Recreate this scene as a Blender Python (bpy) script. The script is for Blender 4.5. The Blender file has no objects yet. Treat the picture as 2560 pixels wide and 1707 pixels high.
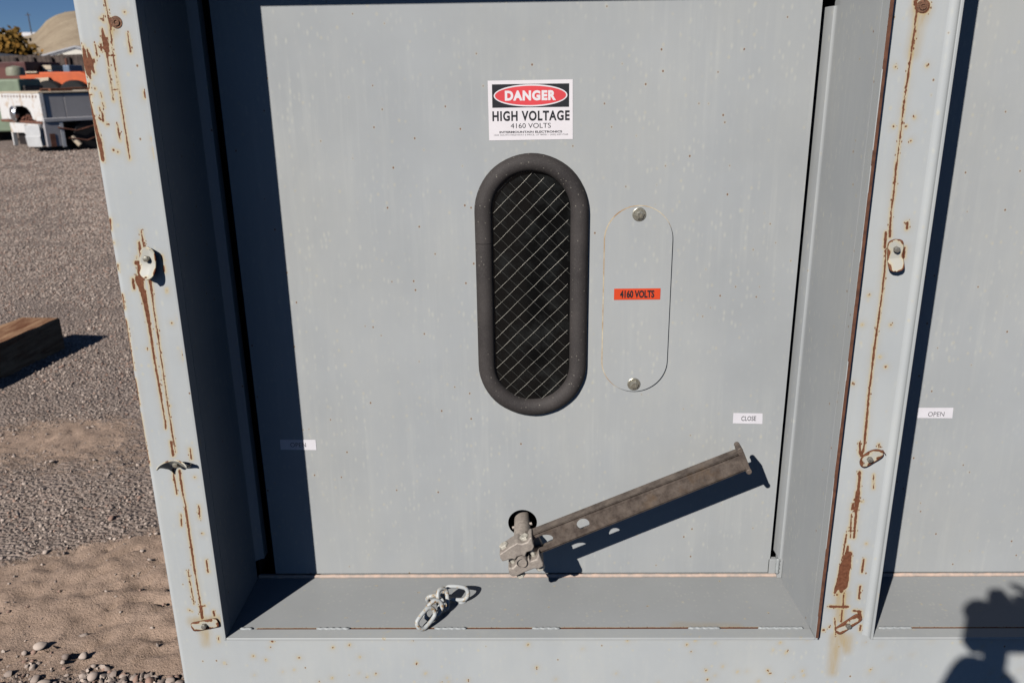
import bpy, bmesh, math, random
import numpy as np
from mathutils import Vector, Matrix, Euler
random.seed(7); rng = np.random.default_rng(7)
SC = bpy.context.scene; COL = SC.collection
PI = math.pi
# ------------------------------------------------------------------ camera
# axes of the camera in the world: tilted 17.9 degrees down, about 1 degree of yaw and of roll
F = 2066.0; CX, CY = 1280.0, 853.5            # focal length and centre in pixels of the 2560 wide photograph
_D = np.array([91.0, 6410.0, F]); _D /= np.linalg.norm(_D)
_q = .019; _s = (_q * _D[2] - _D[0]) / _D[1]
_R = np.array([1, _s, -_q]); _R /= np.linalg.norm(_R)
_N = np.cross(_R, _D); _N = _N if _N[2] > 0 else -_N
CM = np.stack([_R, _N, -_D]); CP = np.array([0, -1.57, 1.6])
def ray(px, py): return CM @ np.array([px - CX, py - CY, F])
def onY(px, py, Y=0.0):
    d = ray(px, py); return CP + d * ((Y - CP[1]) / d[1])
def onZ(px, py, Z=0.0):
    d = ray(px, py); return CP + d * ((Z - CP[2]) / d[2])
cam_d = bpy.data.cameras.new('camera_view'); cam = bpy.data.objects.new('camera_view', cam_d); COL.objects.link(cam)
ax, ay, az = CM @ np.array([1, 0, 0]), -(CM @ np.array([0, 1, 0])), -(CM @ np.array([0, 0, 1]))
cam.matrix_world = Matrix(((ax[0], ay[0], az[0], CP[0]), (ax[1], ay[1], az[1], CP[1]), (ax[2], ay[2], az[2], CP[2]), (0, 0, 0, 1)))
cam_d.sensor_width = 22.3; cam_d.lens = 22.3 * F / 2560; cam_d.clip_start = .02; cam_d.clip_end = 5000
cam_d.dof.use_dof = True; cam_d.dof.focus_distance = 1.85; cam_d.dof.aperture_fstop = 3.6
SC.camera = cam
# ------------------------------------------------------------------ sky and sun
SUN = Vector((.609, 1, -.757)).normalized()    # direction the light travels
elev = math.asin(-SUN.z); azim = math.atan2(-SUN.x, -SUN.y)
W = bpy.data.worlds.new('World'); SC.world = W; W.use_nodes = True
nt = W.node_tree; nt.nodes.clear()
sk = nt.nodes.new('ShaderNodeTexSky'); sk.sky_type = 'NISHITA'; sk.sun_disc = False
sk.sun_elevation = elev; sk.sun_rotation = azim; sk.altitude = 1700; sk.air_density = .6; sk.dust_density = .0; sk.ozone_density = 6
bg = nt.nodes.new('ShaderNodeBackground'); bg.inputs['Strength'].default_value = .05
wo = nt.nodes.new('ShaderNodeOutputWorld')
nt.links.new(sk.outputs[0], bg.inputs[0]); nt.links.new(bg.outputs[0], wo.inputs[0])
sd = bpy.data.lights.new('sun', 'SUN'); sd.energy = 5.0; sd.angle = math.radians(.53); sd.color = (1, .955, .90)
so = bpy.data.objects.new('sun', sd); COL.objects.link(so); so.rotation_euler = SUN.to_track_quat('-Z', 'Y').to_euler(); so.location = (-4, -8, 8)
SC.view_settings.view_transform = 'Standard'; SC.view_settings.look = 'None'; SC.view_settings.exposure = -.05; SC.view_settings.gamma = 1
SC.cycles.max_bounces = 6; SC.cycles.diffuse_bounces = 0; SC.cycles.glossy_bounces = 3

# ------------------------------------------------------------------ material helpers
class NT:
    def __init__(s, name):
        s.m = bpy.data.materials.new(name); s.m.use_nodes = True; s.t = s.m.node_tree; s.t.nodes.clear()
        s.o = s.t.nodes.new('ShaderNodeOutputMaterial'); s.b = s.t.nodes.new('ShaderNodeBsdfPrincipled')
        s.t.links.new(s.b.outputs[0], s.o.inputs[0]); s.tc = s.t.nodes.new('ShaderNodeTexCoord')
    def n(s, typ, **kw):
        x = s.t.nodes.new(typ)
        for k, v in kw.items():
            if k.startswith('i_'): s.put(x, k[2:].replace('_', ' '), v)
            else: setattr(x, k, v)
        return x
    def put(s, x, key, v):
        i = x.inputs[int(key)] if key.isdigit() else x.inputs[key]
        if hasattr(v, 'links') or isinstance(v, bpy.types.NodeSocket): s.t.links.new(v, i)
        else: i.default_value = v
    def map(s, scale=(1, 1, 1), loc=(0, 0, 0), src=None):
        m = s.n('ShaderNodeMapping'); m.inputs['Scale'].default_value = scale; m.inputs['Location'].default_value = loc
        s.t.links.new(src or s.tc.outputs['Object'], m.inputs[0]); return m.outputs[0]
    def noise(s, scale, detail=4, rough=.55, vec=None, out=0, dist=0):
        return s.n('ShaderNodeTexNoise', i_Vector=vec or s.tc.outputs['Object'], i_Scale=scale, i_Detail=detail, i_Roughness=rough, i_Distortion=dist).outputs[out]
    def vor(s, scale, vec=None, feature='F1', rnd=1.0):
        return s.n('ShaderNodeTexVoronoi', feature=feature, i_Vector=vec or s.tc.outputs['Object'], i_Scale=scale, i_Randomness=rnd)
    def math(s, op, a, b=0.0, c=0.0, clamp=False):
        x = s.n('ShaderNodeMath', operation=op, use_clamp=clamp)
        for i, v in enumerate((a, b, c)): s.put(x, str(i), v)
        return x.outputs[0]
    def rng(s, v, a, b, c=0.0, d=1.0, smooth=False):
        x = s.n('ShaderNodeMapRange', interpolation_type='SMOOTHSTEP' if smooth else 'LINEAR')
        for k, q in zip(('Value', 'From Min', 'From Max', 'To Min', 'To Max'), (v, a, b, c, d)): s.put(x, k, q)
        return x.outputs[0]
    def mix(s, f, a, b, blend='MIX'):
        x = s.n('ShaderNodeMix', data_type='RGBA', blend_type=blend)
        for i, v in ((0, f), (6, a), (7, b)):
            if isinstance(v, tuple) and len(v) == 3: v = (*v, 1)
            s.put(x, str(i), v)
        return x.outputs[2]
    def attr(s, name, out='Fac'): return s.n('ShaderNodeAttribute', attribute_name=name).outputs[out]
    def bump(s, h, strength=.3, dist=.001):
        x = s.n('ShaderNodeBump', i_Height=h, i_Strength=strength, i_Distance=dist); s.t.links.new(x.outputs[0], s.b.inputs['Normal'])
    def set(s, **kw):
        for k, v in kw.items():
            k = {'col': 'Base Color', 'rough': 'Roughness', 'metal': 'Metallic', 'spec': 'Specular IOR Level', 'alpha': 'Alpha'}.get(k, k)
            if isinstance(v, tuple) and len(v) == 3: v = (*v, 1)
            s.put(s.b, k, v)
        return s.m
def plain(name, col, rough=.5, metal=0, var=.15, scale=20, col2=None, bump=0):
    m = NT(name); f = m.noise(scale, 5, .6)
    c2 = col2 or tuple(c * (1 - var) for c in col); c1 = col if col2 else tuple(min(1, c * (1 + var)) for c in col)
    m.set(col=m.mix(m.rng(f, .35, .65), c1, c2), rough=rough, metal=metal)
    if bump: m.bump(f, .6, bump)
    return m.m
def paint(name, base=(.384, .402, .411), specks=1.0, rust_noise=0.0, rough=.42, streak=1.0, stainy=0.0):
    """weathered grey blue enamel; 'rust' and 'stain' attributes say where the paint has come off or is stained"""
    m = NT(name)
    dirt = m.noise(3.1, 5, .6)
    c = m.mix(m.rng(dirt, .3, .7), tuple(x * .93 for x in base), tuple(x * 1.05 for x in base))
    wash = m.math('MULTIPLY', m.rng(m.noise(1.0, 5, .65, m.map((3.4, 3.4, 1.5), (5, 2, 1))), .42, .66, 0, .55 * streak), m.rng(m.noise(1.0, 4, .7, m.map((26, 26, 2.2))), .3, .7, .45, 1.0))
    c = m.mix(wash, c, (base[0] * 1.20, base[1] * 1.155, base[2] * 1.07))
    st = m.noise(1.0, 4, .6, m.map((70, 70, 3.2)))
    c = m.mix(m.math('MULTIPLY', m.rng(st, .5, .78, 0, .32 * streak), m.rng(m.noise(4.3, 2), .38, .6)), c, (.53, .54, .51))
    # chalky dabs stretched downwards
    dv = m.vor(1.0, m.map((104, 104, 52))); dcol = m.n('ShaderNodeSeparateColor', i_Color=dv.outputs['Color'])
    sel = m.math('GREATER_THAN', dcol.outputs[0], .66)
    dab = m.math('MULTIPLY', m.math('MULTIPLY', m.rng(dv.outputs['Distance'], .02, .50, 1, 0, True), sel), m.math('MULTIPLY', m.rng(m.noise(5.0, 3), .38, .62, .10, .50 * specks), m.rng(dcol.outputs[1], 0, 1, .35, 1.0)))
    c = m.mix(m.math('MULTIPLY', dab, 1.25), c, (.57, .565, .49))
    # cream halo with a rust pin prick
    hv = m.vor(60.0, m.map((1, 1, .8))); hc = m.n('ShaderNodeSeparateColor', i_Color=hv.outputs['Color'])
    near = m.rng(m.noise(2.3, 3, .6), .38, .62, .86, .55)
    hs = m.math('MULTIPLY', m.math('GREATER_THAN', hc.outputs[0], near), m.math('MULTIPLY', hc.outputs[1], specks))
    halo = m.math('MULTIPLY', m.rng(hv.outputs['Distance'], .05, .30, 1, 0, True), hs)
    c = m.mix(m.math('MULTIPLY', halo, .62), c, (.56, .51, .37))
    pin = m.math('MULTIPLY', m.rng(hv.outputs['Distance'], .07, .15, 1, 0), m.math('MULTIPLY', m.math('GREATER_THAN', hc.outputs[2], .62), m.math('GREATER_THAN', hs, .2)))
    c = m.mix(m.math('MULTIPLY', pin, .85), c, (.16, .06, .02))
    # rust shapes
    r = m.attr('rust'); sn = m.attr('stain')
    fn = m.noise(520, 4, .7, m.map((1, 1, .35))); fn2 = m.noise(120, 3, .6, m.map((1, 1, .4)))
    rr = m.math('ADD', r, m.math('ADD', m.rng(fn, .25, .75, -.10, .10), m.rng(fn2, .3, .7, -.09, .09)))
    cv = m.vor(330, m.map((1, 1, .55))); cc_ = m.n('ShaderNodeSeparateColor', i_Color=cv.outputs['Color'])
    chip = m.math('MULTIPLY', m.math('MULTIPLY', m.math('GREATER_THAN', cc_.outputs[0], .89), m.rng(cv.outputs['Distance'], .2, .5, 1, 0)), m.rng(r, .25, .6, 0, .75))
    rr = m.math('ADD', rr, chip)
    if rust_noise:
        rr = m.math('ADD', rr, m.rng(m.noise(38, 6, .75, m.map((1, 1, .25))), .52, .72, 0, rust_noise))
    halo2 = m.rng(rr, .45, .97, 0, .70, True); mask = m.rng(rr, .955, 1.0)
    c = m.mix(halo2, c, (.56, .48, .31))
    c = m.mix(m.math('MULTIPLY', sn, m.rng(m.noise(90, 4, .7, m.map((1, 1, .15))), .3, .7, .45, 1.0)), c, (.42, .29, .10))
    rc = m.mix(m.rng(m.noise(150, 4, .7), .35, .65), (.115, .042, .022), (.21, .085, .045))
    c = m.mix(mask, c, rc)
    m.set(col=c, rough=m.math('ADD', m.rng(dirt, .3, .7, rough - .06, rough + .1), m.math('MULTIPLY', mask, .35)), spec=.22)
    h = m.math('SUBTRACT', m.math('MULTIPLY', m.noise(60, 3, .5), .25), m.math('MULTIPLY', mask, .5))
    m.bump(h, .35, .0006)
    return m.m
M = {}
M['paint'] = paint('door_paint')
M['frame'] = paint('frame_paint', (.450, .474, .484), .8, streak=1.0)
M['shelf'] = paint('shelf_paint', (.385, .40, .405), .8, streak=.2)
M['edge'] = paint('chipped_edge_paint', (.42, .44, .445), .3, rust_noise=1.05)
M['rustedge'] = plain('rusted_edge', (.16, .065, .035), .85, 0, .35, 60, (.085, .035, .02), .001)
M['tab'] = paint('tab_paint', (.46, .455, .41), .3, rust_noise=.35)
M['caulk'] = plain('old_sealant', (.62, .46, .37), .8, 0, .2, 60, (.42, .36, .32), .001)
M['weld'] = plain('painted_weld', (.34, .36, .365), .5, 0, .16, 150, bump=.001)
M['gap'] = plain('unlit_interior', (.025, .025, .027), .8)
M['interior'] = plain('interior_steel', (.05, .05, .055), .7)
M['bolt'] = plain('zinc_bolt', (.42, .40, .33), .38, .75, .25, 220)
M['bolt_old'] = plain('dull_zinc_bolt', (.26, .25, .22), .5, .6, .35, 300, bump=.0004)
M['bolt_pale'] = plain('chalky_bolt', (.52, .49, .42), .6, .2, .3, 160, bump=.0005)
M['bolt_rust'] = plain('rusted_bolt', (.17, .085, .05), .8, .1, .5, 300, bump=.0008)
M['galv'] = plain('weathered_galvanised_iron', (.42, .37, .32), .6, .25, .2, 130, (.30, .26, .23), .0006)
M['chain'] = None
# rubber
m = NT('dusty_rubber'); f = m.noise(9, 5, .6); g = m.noise(420, 3, .7); v = m.vor(190)
vs = m.n('ShaderNodeSeparateColor', i_Color=v.outputs['Color'])
c = m.mix(m.rng(f, .35, .65), (.034, .030, .030), (.058, .051, .049)); c = m.mix(m.rng(g, .5, .75, 0, .55), c, (.11, .10, .092))
c = m.mix(m.math('MULTIPLY', m.rng(v.outputs['Distance'], .1, .3, 1, 0), m.math('GREATER_THAN', vs.outputs[0], .90)), c, (.26, .24, .2))
m.set(col=c, rough=.72, spec=.3); m.bump(g, .4, .0006); M['rubber'] = m.m
m = NT('painted_reflection_glass'); f = m.noise(14, 5, .7)
m.set(col=m.mix(m.rng(f, .5, .8), (.005, .005, .005), (.022, .024, .024)), rough=m.rng(f, .4, .7, .06, .2), spec=.35); M['glass'] = m.m  # opaque near-black for the unlit inside, paler patches paint faint reflections
M['wire'] = plain('glass_wire', (.38, .365, .32), .45, .5, .35, 30)
# brown handle metal
m = NT('aged_bronze_steel'); f = m.noise(38, 6, .7, m.map((1, 1, 1))); g = m.noise(300, 3, .6)
c = m.mix(m.rng(f, .35, .62), (.085, .065, .055), (.215, .175, .145)); c = m.mix(m.rng(m.noise(14, 4, .7), .56, .72, 0, .5), c, (.19, .12, .065))
m.set(col=c, rough=m.rng(g, .3, .7, .45, .62), metal=.35); m.bump(g, .35, .0006); M['handle'] = m.m
# painted chain with rust
m = NT('painted_chain'); f = m.noise(75, 5, .7)
c = m.mix(m.rng(f, .53, .59), (.47, .49, .49), (.44, .34, .20)); c = m.mix(m.rng(f, .59, .63), c, (.24, .10, .04))
m.set(col=c, rough=.45); m.bump(f, .3, .001); M['chain'] = m.m
M['white_vinyl'] = plain('white_vinyl', (.80, .76, .78), .35, 0, .02, 40)
M['grey_vinyl'] = plain('pale_vinyl', (.74, .72, .76), .35, 0, .03, 40)
M['black_ink'] = plain('black_ink', (.022, .022, .026), .4, 0, .1)
M['grey_ink'] = plain('grey_ink', (.12, .12, .13), .4, 0, .1)
M['red_ink'] = plain('red_ink', (.72, .075, .085), .35, 0, .05)
M['orange_vinyl'] = plain('orange_red_vinyl', (.70, .075, .025), .35, 0, .05)

# ------------------------------------------------------------------ mesh helpers
class MB:
    def __init__(s): s.v = []; s.f = []; s.mi = []
    def add(s, v, f, mi=0):
        o = len(s.v); s.v += [tuple(p) for p in v]; s.f += [tuple(i + o for i in q) for q in f]; s.mi += [mi] * len(f); return s
    def box(s, a, b, mi=0, mat=None):
        x0, y0, z0 = a; x1, y1, z1 = b
        v = [(x0, y0, z0), (x1, y0, z0), (x1, y1, z0), (x0, y1, z0), (x0, y0, z1), (x1, y0, z1), (x1, y1, z1), (x0, y1, z1)]
        if mat is not None: v = [mat @ Vector(p) for p in v]
        return s.add(v, [(0, 3, 2, 1), (4, 5, 6, 7), (0, 1, 5, 4), (1, 2, 6, 5), (2, 3, 7, 6), (3, 0, 4, 7)], mi)
    def tube(s, pts, r, n=12, closed=False, mi=0, caps=True, squash=None):
        pts = [Vector(p) for p in pts]; N = len(pts); rs = r if hasattr(r, '__len__') else [r] * N
        rings = []; up = None
        for i, p in enumerate(pts):
            t = (pts[(i + 1) % N] - pts[i - 1]) if closed else (pts[min(i + 1, N - 1)] - pts[max(i - 1, 0)])
            t.normalize()
            if up is None:
                up = Vector((0, 0, 1)) if abs(t.z) < .9 else Vector((1, 0, 0))
            a = up - t * up.dot(t); a.normalize(); b = t.cross(a); up = a
            rings.append([p + (a * math.cos(2 * PI * k / n) + b * math.sin(2 * PI * k / n)) * rs[i] for k in range(n)])
        v = [q for g in rings for q in g]; f = []
        for i in range(N if closed else N - 1):
            j = (i + 1) % N
            for k in range(n):
                f.append((i * n + k, i * n + (k + 1) % n, j * n + (k + 1) % n, j * n + k))
        if caps and not closed: f += [tuple(range(n))[::-1], tuple((N - 1) * n + k for k in range(n))]
        return s.add(v, f, mi)
    def lathe(s, prof, org, axis, n=24, mi=0, ang=0):
        """prof: (radius, height along axis)"""
        axis = Vector(axis).normalized(); a = axis.orthogonal().normalized(); b = axis.cross(a); org = Vector(org)
        v = []; f = []
        for r, h in prof:
            for k in range(n):
                t = 2 * PI * k / n + ang; v.append(org + axis * h + (a * math.cos(t) + b * math.sin(t)) * r)
        for i in range(len(prof) - 1):
            for k in range(n): f.append((i * n + k, i * n + (k + 1) % n, (i + 1) * n + (k + 1) % n, (i + 1) * n + k))
        f += [tuple(range(n))[::-1], tuple((len(prof) - 1) * n + k for k in range(n))]
        return s.add(v, f, mi)
    def prism(s, poly, d0, d1, fn, mi=0):
        """poly in 2D, fn(u, v, d) -> 3D"""
        n = len(poly); v = [fn(u, w, d0) for u, w in poly] + [fn(u, w, d1) for u, w in poly]
        f = [tuple(range(n)), tuple(range(2 * n - 1, n - 1, -1))] + [(i, i + n, (i + 1) % n + n, (i + 1) % n) for i in range(n)]
        return s.add(v, f, mi)
    def build(s, name, mats, parent=None, smooth=35, bevel=0, seg=2):
        me = bpy.data.meshes.new(name); me.from_pydata([tuple(p) for p in s.v], [], s.f)
        mats = mats if isinstance(mats, (list, tuple)) else [mats]
        for q in mats: me.materials.append(q)
        me.polygons.foreach_set('material_index', s.mi); me.validate(); me.update()
        bm = bmesh.new(); bm.from_mesh(me); bmesh.ops.recalc_face_normals(bm, faces=bm.faces); bm.to_mesh(me); bm.free()
        o = bpy.data.objects.new(name, me); COL.objects.link(o); o.parent = parent
        fin(o, smooth)
        if bevel:
            b = o.modifiers.new('bevel', 'BEVEL'); b.width = bevel; b.segments = seg; b.limit_method = 'ANGLE'; b.angle_limit = math.radians(40)
        return o
def fin(o, smooth):
    if smooth: 
        o.data.polygons.foreach_set('use_smooth', [True] * len(o.data.polygons)); o.data.set_sharp_from_angle(angle=math.radians(smooth))
def plate(outlines, y0, y1, name, mats, parent=None, bevel=0):
    """flat plate in XZ with holes, filled by a 2D curve, front face at y0"""
    cu = bpy.data.curves.new('t', 'CURVE'); cu.dimensions = '2D'; cu.fill_mode = 'BOTH'; cu.extrude = (y1 - y0) / 2
    for ol in outlines:
        sp = cu.splines.new('POLY'); sp.points.add(len(ol) - 1); sp.use_cyclic_u = True
        for p, (x, z) in zip(sp.points, ol): p.co = (x, z, 0, 1)
    t = bpy.data.objects.new('t', cu); COL.objects.link(t)
    me = bpy.data.meshes.new_from_object(t.evaluated_get(bpy.context.evaluated_depsgraph_get()))
    bpy.data.objects.remove(t); bpy.data.curves.remove(cu)
    me.transform(Matrix(((1, 0, 0, 0), (0, 0, -1, (y0 + y1) / 2), (0, 1, 0, 0), (0, 0, 0, 1))))
    me.materials.clear(); me.materials.append(mats); me.name = name
    o = bpy.data.objects.new(name, me); COL.objects.link(o); o.parent = parent
    fin(o, 30); return o
def text_geo(s, size, loc, width=None, height=None, bold=0.0, font_shear=0, spacing=1.0):
    """triangulated lettering in XZ, facing -Y, centred at loc; returns verts, faces"""
    cu = bpy.data.curves.new('t', 'FONT'); cu.body = s; cu.size = size; cu.align_x = 'CENTER'; cu.align_y = 'CENTER'; cu.offset = bold
    cu.extrude = 0; cu.space_character = spacing; cu.resolution_u = 4
    t = bpy.data.objects.new('t', cu); COL.objects.link(t)
    me = bpy.data.meshes.new_from_object(t.evaluated_get(bpy.context.evaluated_depsgraph_get()))
    bpy.data.objects.remove(t); bpy.data.curves.remove(cu)
    v = np.array([p.co[:] for p in me.vertices]); f = [tuple(p.vertices) for p in me.polygons]; bpy.data.meshes.remove(me)
    mn, mx = v.min(0), v.max(0); c = (mn + mx) / 2; v -= c
    if width: v[:, 0] *= width / (mx[0] - mn[0])
    if height: v[:, 1] *= height / (mx[1] - mn[1])
    return [(loc[0] + p[0], loc[1], loc[2] + p[1]) for p in v], f
def stadium(cx, cz, hw, hh, n=20):
    p = []
    for k in range(n + 1): t = PI * k / n; p.append((cx + hw * math.cos(t), cz + hh - hw + hw * math.sin(t)))
    for k in range(n + 1): t = PI + PI * k / n; p.append((cx + hw * math.cos(t), cz - hh + hw + hw * math.sin(t)))
    return p
def circle(cx, cz, r, n=32): return [(cx + r * math.cos(2 * PI * k / n), cz + r * math.sin(2 * PI * k / n)) for k in range(n)]
def empty(name, loc, rz=0):
    o = bpy.data.objects.new(name, None); COL.objects.link(o); o.location = loc; o.rotation_euler = (0, 0, rz); o.empty_display_size = .1; return o
def tag(o, label=None, cat=None, group=None, kind=None):
    for k, v in (('label', label), ('category', cat), ('group', group), ('kind', kind)):
        if v: o[k] = v
    return o
def set_attr(o, name, vals):
    a = o.data.attributes.new(name, 'FLOAT', 'POINT'); a.data.foreach_set('value', np.asarray(vals, dtype=np.float32))
def near_segs(P, segs, R=.010):
    """P (n,2); closeness to tapered strokes: 1 on the outline, 0 at distance R"""
    out = np.zeros(len(P))
    for x0, z0, x1, z1, w0, w1 in segs:
        d = np.array([x1 - x0, z1 - z0]); L = max(d @ d, 1e-12); q = P - np.array([x0, z0])
        t = np.clip(q @ d / L, 0, 1); dist = np.linalg.norm(q - t[:, None] * d, axis=1) - (w0 + (w1 - w0) * t)
        out = np.maximum(out, 1 - dist / R)
    return np.clip(out, 0, 2.0)
def vnoise(x, y, seed=0):
    """smooth value noise, arrays"""
    xi, yi = np.floor(x).astype(np.int64), np.floor(y).astype(np.int64); fx, fy = x - xi, y - yi
    fx = fx * fx * (3 - 2 * fx); fy = fy * fy * (3 - 2 * fy)
    def h(a, b):
        n = (a * 374761393 + b * 668265263 + seed * 974711) & 0x7fffffff; n = ((n ^ (n >> 13)) * 1274126177) & 0x7fffffff
        return ((n ^ (n >> 16)) & 0xffff) / 65535.0
    return (h(xi, yi) * (1 - fx) + h(xi + 1, yi) * fx) * (1 - fy) + (h(xi, yi + 1) * (1 - fx) + h(xi + 1, yi + 1) * fx) * fy
def fbm(x, y, o=4, seed=0):
    s = 0; a = .5
    for k in range(o): s = s + a * vnoise(x * 2 ** k, y * 2 ** k, seed + k); a *= .5
    return s
def grid_faces(nx, ny):
    i = np.arange(nx - 1)[:, None] * ny + np.arange(ny - 1)[None, :]; i = i.ravel()
    return np.stack([i, i + ny, i + ny + 1, i + 1], 1)
def np_mesh(name, V, Fq, mat, parent=None, smooth=0):
    me = bpy.data.meshes.new(name); V = np.asarray(V, dtype=np.float32); Fq = np.asarray(Fq, dtype=np.int32); k = Fq.shape[1]
    me.vertices.add(len(V)); me.vertices.foreach_set('co', V.ravel()); me.loops.add(Fq.size); me.loops.foreach_set('vertex_index', Fq.ravel())
    me.polygons.add(len(Fq)); me.polygons.foreach_set('loop_start', np.arange(0, Fq.size, k, dtype=np.int32)); me.polygons.foreach_set('loop_total', np.full(len(Fq), k, dtype=np.int32))
    me.update(calc_edges=True); me.validate()
    for q in (mat if isinstance(mat, list) else [mat]): me.materials.append(q)
    o = bpy.data.objects.new(name, me); COL.objects.link(o); o.parent = parent
    if smooth: fin(o, smooth)
    return o
def sweep(name, prof, zs, mats, parent, smooth=35):
    """open profile (x, y) swept along z; returns object and vertex positions"""
    prof = np.array(prof, dtype=float); zs = np.array(zs, dtype=float)
    V = np.array([(p[0], p[1], z) for p in prof for z in zs]); return np_mesh(name, V, grid_faces(len(prof), len(zs)), mats, parent, smooth), V
def lin(a, b, step): return list(np.linspace(a, b, max(2, int(abs(b - a) / step) + 1)))

# ------------------------------------------------------------------ the ground (one sheet) and far land
def coords(lo, hi, step, far):
    c = list(np.arange(lo, hi, step)); s = step; x = c[-1]
    while x < far: s *= 1.16; x += s; c.append(x)
    s = step; x = lo
    while x > -far: s *= 1.16; x -= s; c.insert(0, x)
    return np.array(c)
gx = coords(-4.2, -.6, .018, 2600); gy = coords(-.3, 6.4, .02, 2600)
GX, GY = np.meshgrid(gx, gy, indexing='ij'); X, Y = GX.ravel(), GY.ravel()
def sandy(x, y):
    """1 where fine tan dirt covers the gravel, 0 where loose gravel lies"""
    n = fbm(x * 1.7 + 3, y * 1.7, 4, 11) * .5
    up_ = 1.22 + .70 * np.minimum(x + 1.45, 0) + .10 * (fbm(x * 2.2, y * 2.2, 3, 41) - .5) * 2
    band = np.clip((up_ - y) / .14, 0, 1) * np.clip((y - .20) / .2, 0, 1)              # packed dirt just beside the cabinet
    patch = (.35 + 1.1 * fbm(x * 3.1, y * 3.1, 3, 51)) * .8 * np.exp(-(((x + 2.25) / .42) ** 2 + ((y - 2.05) / .22) ** 2)) + .5 * np.exp(-(((x + 2.1) / .9) ** 2 + ((y - 1.75) / .25) ** 2))
    n2 = fbm(x * .6 + 9, y * .6, 3, 5)
    return np.clip(band * (.75 + .7 * fbm(x * 4.2, y * 4.2, 3, 61)) + patch + n * .9 - .22 + (n2 - .5) * .9, 0, 1)
def ground_h(x, y):
    near = np.clip(1 - np.hypot(x + 2, y - 2) / 9, 0, 1)
    s = sandy(x, y)
    h = (fbm(x * 1.3, y * 1.3, 3, 1) - .5) * .03 + (fbm(x * 9, y * 9, 3, 2) - .5) * .014 + (fbm(x * 30, y * 30, 2, 3) - .5) * (.011 - .004 * s) + (fbm(x * 4, y * 4, 2, 8) - .5) * .006 * s
    # tyre treads in the dirt
    u = (x + 1.42) * .94 + (y - .7) * .34; v = -(x + 1.42) * .34 + (y - .7) * .94
    tr = (np.abs(u - .17) < .2) & (np.abs(v) < .36)
    lug = ((np.sin(v * 74 + np.sign(u - .17) * u * 26 + 3 * vnoise(x * 8, y * 8, 12)) > .45) & (vnoise(x * 15, y * 15, 31) > .45)).astype(float)
    h = h - .016 * lug * tr * s
    cl_ = fbm(x * 7, y * 7, 4, 71); h = h + s * ((np.clip(cl_ - .50, 0, 1) * .06) * (y < 1.5) + (fbm(x * 27, y * 27, 3, 72) - .5) * .036)
    crack = np.abs(fbm(x * 5.5, y * 5.5, 3, 21) - .47) < .008
    h = h - .014 * crack * (s > .5)
    return h * near
Z = ground_h(X, Y)
g = NT('gravel_and_dirt'); P = g.tc.outputs['Object']
s_at = g.attr('sand')
v1 = g.vor(62, P); v2 = g.vor(150, P); vc = g.n('ShaderNodeSeparateColor', i_Color=v1.outputs['Color']); vc2 = g.n('ShaderNodeSeparateColor', i_Color=v2.outputs['Color'])
stone = g.mix(vc.outputs[0], (.30, .23, .195), (.54, .445, .385)); stone = g.mix(g.math('GREATER_THAN', vc.outputs[1], .8), stone, (.33, .22, .175))
stone = g.mix(.5, stone, g.mix(vc2.outputs[1], (.22, .178, .158), (.58, .49, .43)))
stone = g.mix(g.rng(v1.outputs['Distance'], .35, .75, 0, .5), stone, (.22, .17, .14))
dirt = g.mix(g.rng(g.noise(7, 6, .7), .35, .65), (.37, .265, .20), (.50, .365, .28)); dirt = g.mix(g.rng(g.noise(190, 4, .8), .5, .7, 0, .5), dirt, (.28, .21, .16))
cl = g.rng(g.math('ADD', s_at, g.rng(g.noise(26, 5, .75), .3, .7, -.4, .4)), .35, .7)
far = g.mix(g.rng(g.noise(.5, 5, .7), .35, .65, 0, .55), g.mix(g.rng(g.noise(9, 7, .85), .35, .65), g.mix(.35, stone, (.15, .12, .11)), stone), (.38, .30, .25))
gm_ = g.math('MULTIPLY', g.rng(g.noise(24, 9, .9), .38, .62, .55, 1.25), g.rng(g.noise(2.2, 4, .7), .35, .65, .90, 1.08))
gc = g.n('ShaderNodeCombineColor'); 
for i_ in range(3): g.t.links.new(gm_, gc.inputs[i_])
g.set(col=g.mix(cl, g.mix(1.0, far, gc.outputs[0], 'MULTIPLY'), dirt), rough=.9, spec=.15)
hh = g.math('ADD', g.math('MULTIPLY', g.math('SUBTRACT', 1.0, v1.outputs['Distance']), g.math('SUBTRACT', 1.15, cl)), g.math('MULTIPLY', g.noise(160, 4, .7), .5))
g.bump(hh, .9, .012); M['ground'] = g.m
ground = np_mesh('ground', np.stack([X, Y, Z], 1), grid_faces(len(gx), len(gy)), M['ground'], smooth=60)
set_attr(ground, 'sand', sandy(X, Y)); tag(ground, kind='structure')

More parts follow.
